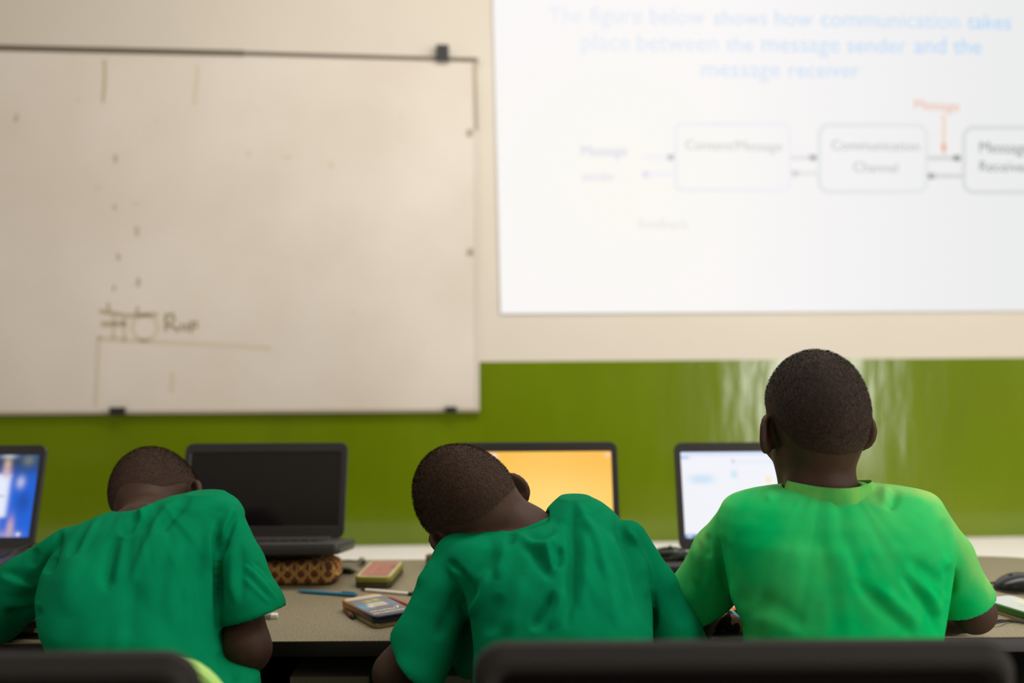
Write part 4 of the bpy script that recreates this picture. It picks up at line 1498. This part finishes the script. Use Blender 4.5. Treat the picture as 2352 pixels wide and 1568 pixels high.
def boy(label, rows, sleeves, arms, head, neck, folds, pelvis, shirt_m, collar_m, collar, nape, strand_n, hair_len, wear_fn=None, seed=1, wr=None, strand_m=None):
    O, R, s = head[:3]
    flare = head[3] if len(head) > 3 else (55, 55)
    base = np.array([pelvis[0], pelvis[1], 0.0])
    root = empty('person', base, 0, label, 'person')
    # ---- shirt
    lo = np.array([9., 9, 9]); hi = -lo
    tp = torso_prim(rows)
    prims = []
    for sv in sleeves:
        ch = chain(sv['pts'])
        for i in range(len(ch) - 1):
            prims.append(cone(ch[i][0], ch[i + 1][0], ch[i][1], ch[i + 1][1]))
    for p in prims + [tp]:
        lo = np.minimum(lo, p[1]); hi = np.maximum(hi, p[2])
    f = Field(lo - 0.02, hi + 0.02, 0.0029)
    f.add(tp, 0.0)
    cuffs = []
    for sv in sleeves:
        ch = chain(sv['pts'])
        fs = Field(f.lo, f.lo + (f.n - 1) * f.h, f.h)
        fs.n = f.n; fs.d = np.full(f.n, 0.5, np.float32)
        for i in range(len(ch) - 1):
            fs.add(cone(ch[i][0], ch[i + 1][0], ch[i][1], ch[i + 1][1]), 0.01 if i else 0.0)
        # cut the cuff and hollow it
        c, n = W(*sv['cuff'][:3]), np.asarray(sv['cuff'][3], float)
        big = (c - 0.3, c + 0.3)
        n = n / np.linalg.norm(n)
        sl, g = fs.block(*big)
        k = sv.get('k', 0.007)
        dpl = ((g[0] - c[0]) * n[0] + (g[1] - c[1]) * n[1] + (g[2] - c[2]) * n[2]).astype(np.float32)
        near = ((g[0] - c[0]) ** 2 + (g[1] - c[1]) ** 2 + (g[2] - c[2]) ** 2) < 0.16 ** 2
        inner = fs.d[sl] + 0.0065
        cur = np.maximum(fs.d[sl], np.where(near, dpl, -1))
        hol = np.maximum(inner, -(dpl + 0.055))
        fs.d[sl] = np.where(near, np.maximum(cur, -hol), fs.d[sl])
        a, b = f.d, fs.d
        cuffs.append((c, n))
        hh = np.clip(0.5 + 0.5 * (a - b) / k, 0, 1)
        f.d = np.where(b < 0.2, a + (b - a) * hh - k * hh * (1 - hh), a)
    for sv in sleeves:
        fl = chain(sv.get('fill', []))
        for i in range(len(fl) - 1):
            f.add(cone(fl[i][0], fl[i + 1][0], fl[i][1], fl[i + 1][1]), 0.006)
    # neck opening
    n0, n1, nr = neck
    nd = (n1 - n0) / np.linalg.norm(n1 - n0)
    cax = np.asarray(collar[1], float) / np.linalg.norm(collar[1])
    nk = cone(n0 - nd * 0.06, n1 + nd * 0.04, nr + 0.006, nr + 0.008)
    f.cut(inter(nk, halfspace(collar[0] - cax * (collar[4] * 0.40), cax, nk[1], nk[2])), 0.003)
    V, Q = f.mesh(4)
    E_ = edges_of(Q)
    cm = np.zeros(len(V), bool)
    for c, n in cuffs:
        cm |= (np.abs((V - c) @ n) < 0.007) & (((V - c) ** 2).sum(1) < 0.10 ** 2)
    for _ in range(9):
        V2 = lap(V, E_, 0.5)
        V[cm] = V2[cm]
    V = apply_folds(V, Q, folds, wr)
    V = taubin(V, Q, 1)
    wear = None
    if wear_fn is not None:
        px, py = to_px(V)
        wear = wear_fn(px, py, V)
    shirt = mk('shirt', V - base, Q, shirt_m, root, smooth='all', wear=wear)
    # ---- collar: rib band around the neck opening
    cc_, ax, rx, ry, hgt, th = collar
    ax = np.asarray(ax, float) / np.linalg.norm(ax)
    e1 = np.array([1.0, 0, 0]); e1 -= ax * np.dot(ax, e1); e1 /= np.linalg.norm(e1)
    e2 = np.cross(ax, e1)
    rings = []
    for i in range(64):
        a = 2 * math.pi * i / 64
        dirr = math.cos(a) * e1 * rx + math.sin(a) * e2 * ry
        u = dirr / np.linalg.norm(dirr)
        dip = -0.012 * max(0, -math.sin(a)) ** 1.5
        pr = []
        for (hh, oo) in ((-0.5, 0.5), (-0.35, 0.9), (0.0, 0.75), (0.35, 0.45), (0.5, 0.0), (0.4, -0.5), (0.0, -0.5), (-0.5, -0.3)):
            lean = -0.20 * hh * hgt
            pr.append(cc_ + dirr + u * (oo * th + lean + 0.002 * math.sin(5 * a + seed)) + ax * (hh * hgt + dip) - base)
        rings.append(pr)
    rings.append(rings[0])
    cv, cf = loft(rings, False, False)
    mk('collar', cv, cf, collar_m, shirt)
    # ---- body
    lo = np.array([9., 9, 9]); hi = -lo
    bp = [(torso_prim(rows, -0.021), 0.0)]
    cran, face, ears, P, bowls = head_prims(O, R, s, flare)
    bp += cran + face
    bp.append((cone(P(0, -0.022, -0.045), n0 + nd * 0.015, 0.047 * s, nr), 0.022))
    bp.append((cone(n0 + nd * 0.015, n0 - nd * 0.05, nr, nr), 0.012))
    for a in arms:
        ch = chain(a['pts'])
        for i in range(len(ch) - 1):
            bp.append((cone(ch[i][0], ch[i + 1][0], ch[i][1], ch[i + 1][1]), 0.012))
        if a.get('hand', True):
            wr = ch[-1][0]; dv = wr - ch[-2][0]; dv[2] = 0
            dv = dv / np.linalg.norm(dv) + np.array(a.get('turn', (0, 0, 0)))
            bp += finger_hand(wr + np.array([0, 0, -0.004]), dv, (0, 0, 1), a['side'], 0.88)
    hipz = 0.525
    knees = []
    for sx in (-1, 1):
        hp = np.array([pelvis[0] + sx * 0.075, pelvis[1], hipz])
        kn = np.array([pelvis[0] + sx * 0.10, pelvis[1] + 0.37, 0.505])
        an = np.array([pelvis[0] + sx * 0.10, pelvis[1] + 0.40, 0.085])
        bp += [(cone(hp, kn, 0.072, 0.050), 0.02), (cone(kn, kn * 0.6 + an * 0.4 + np.array([0, -0.012, 0]), 0.048, 0.046), 0.015), (cone(kn * 0.6 + an * 0.4 + np.array([0, -0.012, 0]), an, 0.046, 0.029), 0.012),
               (cone(an + np.array([0, -0.02, -0.045]), an + np.array([0, 0.13, -0.06]), 0.026, 0.020), 0.012)]
        knees.append((hp, kn, an))
    bp.append((ell((pelvis[0], pelvis[1] - 0.01, 0.54), (0.13, 0.10, 0.09)), 0.03))
    bp += ears
    for p, k in bp:
        lo = np.minimum(lo, p[1]); hi = np.maximum(hi, p[2])
    fb = Field(lo - 0.012, hi + 0.012, 0.0034)
    for p, k in bp:
        fb.add(p, k)
    for p in bowls:
        fb.cut(p, 0.003)
    for sx in (-1, 1):
        fb.cut(ell(P(0.031 * sx, 0.094, -0.013), np.array([0.013, 0.012, 0.0055]) * s, R), 0.004)
    V, Q = fb.mesh(2)
    body = mk('body', V - base, Q, M['skin'], root, smooth='all')
    for sx in (-1, 1):
        ec = P(0.031 * sx, 0.0765, -0.013)
        ev, ef = sphere(ec - base, 0.0115 * s, 24, 16)
        fw = ((np.array(ev) - (ec - base)) @ R[:, 1]) / (0.0115 * s)
        col = np.where(fw[:, None] > 0.93, np.array(srgb(12, 8, 6)), np.where(fw[:, None] > 0.80, np.array(srgb(52, 30, 18)), np.array(srgb(196, 184, 170))))
        mk('eye', ev, ef, M['print'], body, colors=col)
    # ---- hair: thin cap that sinks into the skin at the hairline, plus short strands
    hf = Field(P(0, 0, 0) - 0.14 * s, P(0, 0, 0) + 0.14 * s, 0.0034)
    for p, k in cran + face[:1]:
        hf.add(p, k)
    sl, g = hf.block(hf.lo, hf.lo + hf.n * hf.h)
    G = np.stack([q.ravel() for q in g], 1)
    hm, _ = hair_mask(G, O, R, s, nape)
    hm = hm.reshape(hf.n)
    thick = 0.0022 * np.clip(hm / 0.016, -1.5, 1)
    hf.d = np.maximum(hf.d - thick, -(hm + 0.004)).astype(np.float32)
    HV, HQ = hf.mesh(2)
    hr = np.random.default_rng(seed)
    HN = normals(HV, HQ)
    fi = hr.integers(0, len(HQ), strand_n)
    bw = hr.dirichlet((1, 1, 1, 1), strand_n)
    SP = (HV[HQ[fi]] * bw[:, :, None]).sum(1)
    SN = HN[HQ[fi, 0]]
    mk_, L = hair_mask(SP, O, R, s, nape)
    keep = (hr.random(strand_n) < np.clip((mk_ + 0.026) / 0.056, 0, 1) ** 1.3)
    SP, SN, L = SP[keep], SN[keep], L[keep]
    n = len(SP)
    down = R @ np.array([0, -0.3, -1.0])
    crown = R @ np.array([0, -0.5, 0.6])
    flow = down[None, :] + hr.normal(0, 0.55, (n, 3))
    flow -= SN * (flow * SN).sum(1, keepdims=True)
    flow /= np.linalg.norm(flow, axis=1, keepdims=True) + 1e-9
    ln = hair_len * (0.6 + 0.8 * hr.random(n))[:, None] * np.clip(0.55 + (L[:, 2:3] + 0.05) * 6, 0.5, 1.25) * np.clip(0.45 + mk_[keep][:, None] * 18, 0.35, 1)
    side_ = np.cross(SN, flow)
    w0 = 0.00022
    mid = SP + (SN * 0.62 + flow * 0.55) * ln * 0.55
    tip = SP + (SN * 0.60 + flow * 1.0) * ln * 0.95
    root_p = SP - SN * 0.0012
    SV = np.concatenate([root_p - side_ * w0, root_p + side_ * w0, mid + side_ * w0 * 0.9, mid - side_ * w0 * 0.9, tip + side_ * w0 * 0.3, tip - side_ * w0 * 0.3])
    i0 = np.arange(n)
    SQ = np.concatenate([np.stack([i0, i0 + n, i0 + 2 * n, i0 + 3 * n], 1), np.stack([i0 + 3 * n, i0 + 2 * n, i0 + 4 * n, i0 + 5 * n], 1)])
    hmv, _ = hair_mask(HV, O, R, s, nape)
    hair = mk('hair', HV - base, HQ, M['scalp'], root, smooth='all', wear=np.clip((hmv - 0.002) / 0.035, 0, 1))
    st = mk('hair_strands', SV - base, SQ, strand_m, hair, smooth=False)
    st['kind'] = 'stuff'
    # ---- shorts and shoes
    fsn = Field(np.array([pelvis[0] - 0.24, pelvis[1] - 0.16, 0.40]), np.array([pelvis[0] + 0.24, pelvis[1] + 0.42, 0.66]), 0.006)
    fsn.add(ell((pelvis[0], pelvis[1] - 0.01, 0.54), (0.142, 0.112, 0.098)), 0)
    for hp, kn, an in knees:
        fsn.add(cone(hp, hp * 0.25 + kn * 0.75, 0.080, 0.068), 0.02)
    SVv, SQq = fsn.mesh(2)
    mk('shorts', SVv - base, SQq, M['shorts'], root, smooth='all')
    for hp, kn, an in knees:
        c = an + np.array([0, 0.05, -0.085]) - base
        rings = []
        for z, ix in ((0.0, 0.0), (0.012, 0.0), (0.02, 0.003), (0.05, 0.008), (0.062, 0.016)):
            rings.append([(x + c[0], y + c[1] - (0.0 if z < 0.04 else 0.012 * (z / 0.06)), z + c[2]) for x, y in rr(0.078 - 2 * ix, 0.215 - 2.6 * ix, 0.037 - ix, 6)])
        mk('shoe', *loft(rings), M['shoe'], root)
    return root


# ------------------------------------------------------------------ right boy
RR = rot_cols((0.985, 0.15, 0.0), (0.0, 0.10, 1.0))
headR = (W(1873, 932, 1.405) - RR @ np.array([0, -0.008, 0.02]) * 0.90, RR, 0.90, (40, 62))
rowsR = [(1106, 1868, 1960, 1.395, 0.030), (1112, 1820, 2020, 1.395, 0.042), (1120, 1740, 2110, 1.39, 0.055), (1132, 1690, 2138, 1.385, 0.066), (1152, 1664, 2156, 1.38, 0.080),
         (1188, 1652, 2172, 1.375, 0.094), (1232, 1654, 2180, 1.37, 0.104), (1300, 1668, 2174, 1.365, 0.110), (1380, 1684, 2160, 1.36, 0.112),
         (1440, 1712, 2148, 1.35, 0.112), (1520, 1716, 2146, 1.34, 0.112), (1650, 1712, 2172, 1.32, 0.115), (1860, 1700, 2190, 1.31, 0.13)]
sleevesR = [dict(pts=[(1706, 1184, 1.40, 50), (1656, 1270, 1.44, 64), (1612, 1372, 1.465, 76), (1588, 1450, 1.47, 80)], cuff=(1640, 1400, 1.465, (0.50, 0.0, -0.86)), k=0.006),
            dict(pts=[(2118, 1178, 1.385, 48), (2172, 1280, 1.385, 60), (2216, 1378, 1.40, 64), (2240, 1430, 1.41, 64)], cuff=(2222, 1392, 1.40, (0.42, 0.10, -0.90)))]
armsR = [dict(pts=[(1704, 1192, 1.405, 32), (1636, 1320, 1.465, 38), (1590, 1446, 1.475, 42), (1560, 1402, 1.58, 37), (1572, 1362, 1.67, 28)], side=-1, turn=(0.5, 0, 0)),
         dict(pts=[(2118, 1190, 1.39, 32), (2190, 1320, 1.395, 40), (2236, 1405, 1.42, 46), (2176, 1412, 1.54, 43), (2100, 1364, 1.67, 28)], side=1, turn=(-0.6, 0, 0))]
neckR = (W(1888, 1150, 1.385), W(1884, 1050, 1.392), 0.0455)
foldsR = [([(1655, 1225), (1660, 1300), (1674, 1366)], 11, -0.007, 'r'), ([(1622, 1222), (1626, 1255), (1628, 1285)], 7, -0.003, 'r'), ([(1600, 1240), (1606, 1300), (1612, 1350)], 9, 0.003, 's'),
          ([(2169, 1185), (2176, 1240), (2175, 1290)], 10, -0.004, 'r'), ([(2176, 1295), (2184, 1336), (2176, 1372)], 10, -0.007, 'r'),
          ([(2085, 1285), (2135, 1318), (2168, 1345)], 12, -0.005, 'r'), ([(1960, 1330), (2030, 1396), (2110, 1470)], 12, -0.005, 'r'), ([(2010, 1345), (2062, 1390), (2120, 1440)], 14, 0.004, 'r'),
          ([(2066, 1316), (2124, 1384), (2166, 1466)], 10, -0.005, 'r'), ([(2110, 1340), (2144, 1380), (2160, 1420)], 10, 0.004, 'r'), ([(2030, 1108), (2034, 1135), (2040, 1165)], 11, 0.005, 'r'), ([(2060, 1122), (2050, 1150), (2042, 1175)], 10, -0.004, 'r'),
          ([(1782, 1120), (1772, 1135), (1756, 1150)], 9, 0.003, 'r'), ([(1690, 1375), (1760, 1385), (1850, 1440)], 20, -0.005, 'r'),
          ([(1720, 1420), (1790, 1425), (1850, 1470)], 16, 0.003, 'r'), ([(1760, 1215), (1850, 1240), (1960, 1235)], 34, -0.002, 'r'), ([(1890, 1170), (1895, 1260), (1890, 1380)], 30, -0.003, 'r')]


def wearR(px, py, V):
    sh = np.exp(-((py - 1108) / 40.0) ** 2) * 0.55
    # worn, yellowed sleeve edges and shoulder tops
    dl_, _, _ = seg_dist(px, py, [(1640, 1147), (1607, 1204), (1589, 1260), (1544, 1326)])
    dr_, _, _ = seg_dist(px, py, [(2136, 1126), (2183, 1187), (2235, 1284), (2282, 1365)])
    e = np.exp(-(dl_ / 45.0) ** 2) * 0.55 + np.exp(-(dr_ / 34.0) ** 2) * 0.50
    return np.clip(sh + e + 0.12, 0, 1)


collarR = (W(1902, 1124, 1.380), (0.0, 0.16, 1.0), 0.0585, 0.060, 0.026, 0.0035)
boy('right boy in a faded light green T-shirt, sitting upright with his back turned', rowsR, sleevesR, armsR, headR, neckR, foldsR, (0.435, 1.32),
    M['shirt_faded'], M['collar_faded'], collarR, -0.062, 26000, 0.0033, wearR, 3, (1895, 1090, 0.0014, 41), M['strand'])
stool(0.435, 1.32, 'black stool under the right boy in the faded shirt')

# ------------------------------------------------------------------ middle boy
XC, ZC = (0.69, 0.55, 0.48), (-0.45, 0.60, 0.60)
RC = rot_cols(XC, ZC)
headC = (W(1062, 1143, 1.50) - RC @ np.array([0, -0.008, 0.02]) * 0.92, RC, 0.92)
rowsC = [(1140, 1288, 1350, 1.46, 0.03), (1150, 1274, 1376, 1.46, 0.045), (1170, 1256, 1405, 1.455, 0.058), (1190, 1244, 1424, 1.45, 0.068), (1202, 1160, 1432, 1.445, 0.074), (1212, 1092, 1440, 1.44, 0.080),
         (1228, 1036, 1452, 1.435, 0.088), (1250, 1020, 1468, 1.43, 0.096), (1290, 1022, 1482, 1.415, 0.104), (1330, 1046, 1490, 1.40, 0.108), (1400, 1078, 1497, 1.375, 0.110),
         (1480, 1088, 1497, 1.35, 0.112), (1560, 1085, 1492, 1.325, 0.115), (1700, 1075, 1500, 1.31, 0.12), (1860, 1060, 1510, 1.30, 0.13)]
sleevesC = [dict(pts=[(1052, 1282, 1.425, 58), (1022, 1370, 1.40, 66), (968, 1490, 1.365, 76), (940, 1560, 1.34, 78)], cuff=(950, 1506, 1.36, (-0.62, 0.15, -0.75)), fill=[(1058, 1350, 1.45, 34), (1072, 1430, 1.45, 38), (1078, 1520, 1.44, 38)]),
            dict(pts=[(1442, 1240, 1.425, 46), (1500, 1350, 1.42, 54), (1548, 1450, 1.42, 60), (1585, 1520, 1.42, 62)], cuff=(1570, 1495, 1.42, (0.45, 0.1, -0.88)))]
armsC = [dict(pts=[(1052, 1292, 1.43, 34), (988, 1430, 1.395, 40), (908, 1546, 1.385, 49), (990, 1424, 1.525, 40), (1040, 1364, 1.67, 28)], side=-1, turn=(0.5, 0, 0)),
         dict(pts=[(1442, 1255, 1.43, 30), (1514, 1385, 1.422, 32), (1578, 1490, 1.42, 44), (1562, 1412, 1.57, 40), (1490, 1362, 1.67, 28)], side=1, turn=(-0.6, 0, 0))]
neckC = (W(1215, 1250, 1.44), W(1150, 1172, 1.475), 0.046)
foldsC = [([(1164, 1222), (1172, 1232), (1168, 1248)], 8, -0.004, 'r'), ([(1206, 1222), (1232, 1234), (1256, 1230), (1274, 1210)], 8, -0.004, 'r'), ([(1180, 1218), (1216, 1244), (1252, 1252), (1284, 1226)], 9, 0.006, 'r'),
          ([(1186, 1224), (1232, 1272), (1260, 1316), (1272, 1336)], 12, -0.007, 'r'), ([(1282, 1248), (1280, 1276), (1276, 1306)], 10, -0.006, 'r'), ([(1252, 1250), (1262, 1280), (1269, 1305)], 9, 0.005, 'r'),
          ([(1322, 1150), (1313, 1205), (1319, 1280), (1313, 1354), (1300, 1446)], 11, -0.007, 'r'), ([(1320, 1142), (1343, 1190), (1377, 1261), (1396, 1340)], 9, 0.005, 'r'), ([(1340, 1210), (1346, 1290), (1336, 1400)], 12, 0.004, 'r'),
          ([(1408, 1186), (1444, 1261), (1474, 1352), (1493, 1436)], 11, -0.008, 'r'), ([(1436, 1206), (1466, 1262), (1497, 1340)], 9, 0.005, 'r'), ([(1497, 1350), (1499, 1400), (1498, 1450)], 8, -0.006, 'r'),
          ([(1270, 1352), (1254, 1396), (1221, 1450)], 11, -0.007, 'r'), ([(1298, 1340), (1284, 1395), (1262, 1450)], 11, 0.004, 'r'),
          ([(1122, 1296), (1094, 1382), (1070, 1428)], 9, 0.007, 'r'), ([(1130, 1228), (1122, 1285), (1100, 1340), (1072, 1400)], 14, -0.006, 'r'), ([(1054, 1306), (1068, 1352), (1068, 1416)], 11, -0.008, 'r'),
          ([(1162, 1244), (1152, 1290), (1140, 1330)], 10, 0.004, 'r'), ([(1032, 1286), (1050, 1304), (1068, 1324)], 6, -0.006, 'r'), ([(994, 1280), (972, 1320), (964, 1350)], 10, 0.003, 'r'),
          ([(1050, 1340), (1036, 1400), (1000, 1470)], 13, -0.004, 'r'), ([(1200, 1320), (1180, 1390), (1160, 1460)], 16, 0.004, 'r'), ([(1150, 1360), (1135, 1410), (1120, 1460)], 14, -0.004, 'r'),
          ([(1406, 1300), (1420, 1370), (1425, 1440)], 14, 0.003, 's'), ([(1545, 1340), (1560, 1390), (1575, 1440)], 12, -0.003, 'r')]
ndC = neckC[1] - neckC[0]
collarC = (W(1196, 1224, 1.448), (-0.30, 0.35, 0.88), 0.051, 0.053, 0.018, 0.003)
boy('middle boy in a teal green T-shirt, his head tilted down to the left', rowsC, sleevesC, armsC, headC, neckC, foldsC, (0.07, 1.31),
    M['shirt'], M['shirt'], collarC, (-0.074, -0.028), 30000, 0.0042, None, 5, (1235, 1190, 0.0016, 51), M['strand_brown'])
stool(0.07, 1.31, 'black stool under the middle boy with the tilted head')

# ------------------------------------------------------------------ left boy
XL, ZL = (0.88, -0.10, 0.40), (-0.30, 0.75, 0.58)
RL = rot_cols(XL, ZL)
headL = (W(359, 1130, 1.70) - RL @ np.array([0, -0.008, 0.02]) * 0.875, RL, 0.875)
rowsL = [(1130, 445, 508, 1.52, 0.03), (1138, 395, 526, 1.52, 0.042), (1152, 340, 544, 1.515, 0.056), (1170, 264, 555, 1.51, 0.066), (1182, 225, 560, 1.505, 0.072), (1202, 180, 556, 1.495, 0.082),
         (1250, 140, 528, 1.47, 0.098), (1300, 114, 506, 1.445, 0.106), (1355, 102, 500, 1.42, 0.110), (1420, 110, 500, 1.39, 0.112), (1460, 128, 502, 1.375, 0.112),
         (1500, 143, 512, 1.36, 0.112), (1530, 148, 545, 1.35, 0.112), (1560, 150, 588, 1.34, 0.112), (1700, 150, 600, 1.31, 0.12), (1860, 150, 600, 1.30, 0.13)]
sleevesL = [dict(pts=[(160, 1262, 1.47, 52), (70, 1340, 1.48, 68), (-15, 1398, 1.50, 78), (-90, 1440, 1.52, 80)], cuff=(-48, 1420, 1.51, (-0.9, 0.1, -0.42))),
            dict(pts=[(512, 1192, 1.49, 46), (548, 1300, 1.45, 58), (578, 1400, 1.42, 74), (592, 1460, 1.40, 80)], cuff=(583, 1416, 1.42, (0.30, -0.12, -0.95)))]
armsL = [dict(pts=[(160, 1272, 1.475, 34), (20, 1370, 1.495, 40), (-100, 1425, 1.52, 45), (-20, 1378, 1.63, 37), (80, 1352, 1.70, 28)], side=-1, turn=(0.3, 0, 0)),
         dict(pts=[(510, 1206, 1.495, 30), (552, 1340, 1.445, 38), (567, 1490, 1.39, 53), (545, 1410, 1.57, 39), (470, 1362, 1.67, 28)], side=1, turn=(-0.5, 0, 0))]
neckL = (W(322, 1238, 1.49), W(354, 1146, 1.60), 0.044)
foldsL = [([(322, 1176), (296, 1214), (272, 1228)], 9, -0.008, 'r'), ([(330, 1166), (306, 1204), (276, 1240)], 10, 0.005, 'r'), ([(270, 1224), (259, 1257), (248, 1317), (240, 1362)], 12, -0.006, 'r'), ([(284, 1240), (272, 1290), (262, 1340)], 11, 0.003, 'r'),
          ([(414, 1136), (362, 1205), (322, 1288), (300, 1340)], 10, 0.005, 'r'), ([(440, 1140), (392, 1188), (356, 1232)], 9, -0.005, 'r'), ([(372, 1150), (344, 1186), (318, 1226)], 8, -0.004, 'r'), ([(350, 1150), (330, 1170), (322, 1190)], 6, 0.003, 'r'),
          ([(214, 1186), (178, 1240), (160, 1288)], 7, -0.004, 'r'), ([(228, 1190), (198, 1240), (182, 1280)], 7, 0.003, 'r'), ([(140, 1214), (128, 1262), (104, 1318)], 9, -0.007, 'r'), ([(126, 1275), (110, 1300), (96, 1305)], 8, -0.004, 'r'),
          ([(86, 1258), (76, 1284), (84, 1300)], 9, -0.004, 'r'), ([(0, 1318), (40, 1330), (90, 1348)], 11, 0.004, 's'), ([(8, 1406), (50, 1410), (100, 1404)], 9, -0.008, 'r'), ([(0, 1370), (40, 1384), (90, 1380)], 12, 0.003, 's'),
          ([(548, 1172), (526, 1220), (503, 1285)], 6, -0.006, 'r'), ([(536, 1160), (516, 1212), (502, 1246)], 7, 0.004, 'r'), ([(500, 1180), (498, 1260), (500, 1340), (503, 1430)], 8, -0.007, 'r'),
          ([(546, 1240), (545, 1320), (548, 1390)], 12, 0.004, 's'), ([(560, 1290), (598, 1326), (640, 1376)], 6, 0.003, 's'), ([(576, 1290), (606, 1316), (634, 1352)], 6, 0.003, 's'), ([(560, 1320), (590, 1352), (620, 1382)], 6, 0.0025, 's'),
          ([(466, 1186), (458, 1300), (461, 1420), (466, 1490)], 13, -0.004, 'r'), ([(486, 1200), (480, 1300), (484, 1420)], 9, 0.003, 'r'), ([(380, 1210), (366, 1300), (352, 1400)], 22, 0.003, 's'), ([(310, 1330), (305, 1400), (310, 1480)], 22, -0.003, 'r'),
          ([(420, 1230), (408, 1330), (405, 1440)], 18, 0.0025, 's'), ([(180, 1250), (160, 1330), (165, 1420)], 26, 0.004, 'r'), ([(506, 1490), (525, 1530), (545, 1570)], 12, -0.005, 'r')]
ndL = neckL[1] - neckL[0]
collarL = (W(330, 1200, 1.53), (0.08, 0.55, 0.82), 0.051, 0.051, 0.016, 0.003)
boy('left boy in a teal green T-shirt, bowed over the desk beside the dark laptop', rowsL, sleevesL, armsL, headL, neckL, foldsL, (-0.47, 1.30),
    M['shirt'], M['shirt'], collarL, (-0.058, 0.030), 24000, 0.0034, None, 9, (320, 1160, 0.0015, 67), M['strand_brown'])
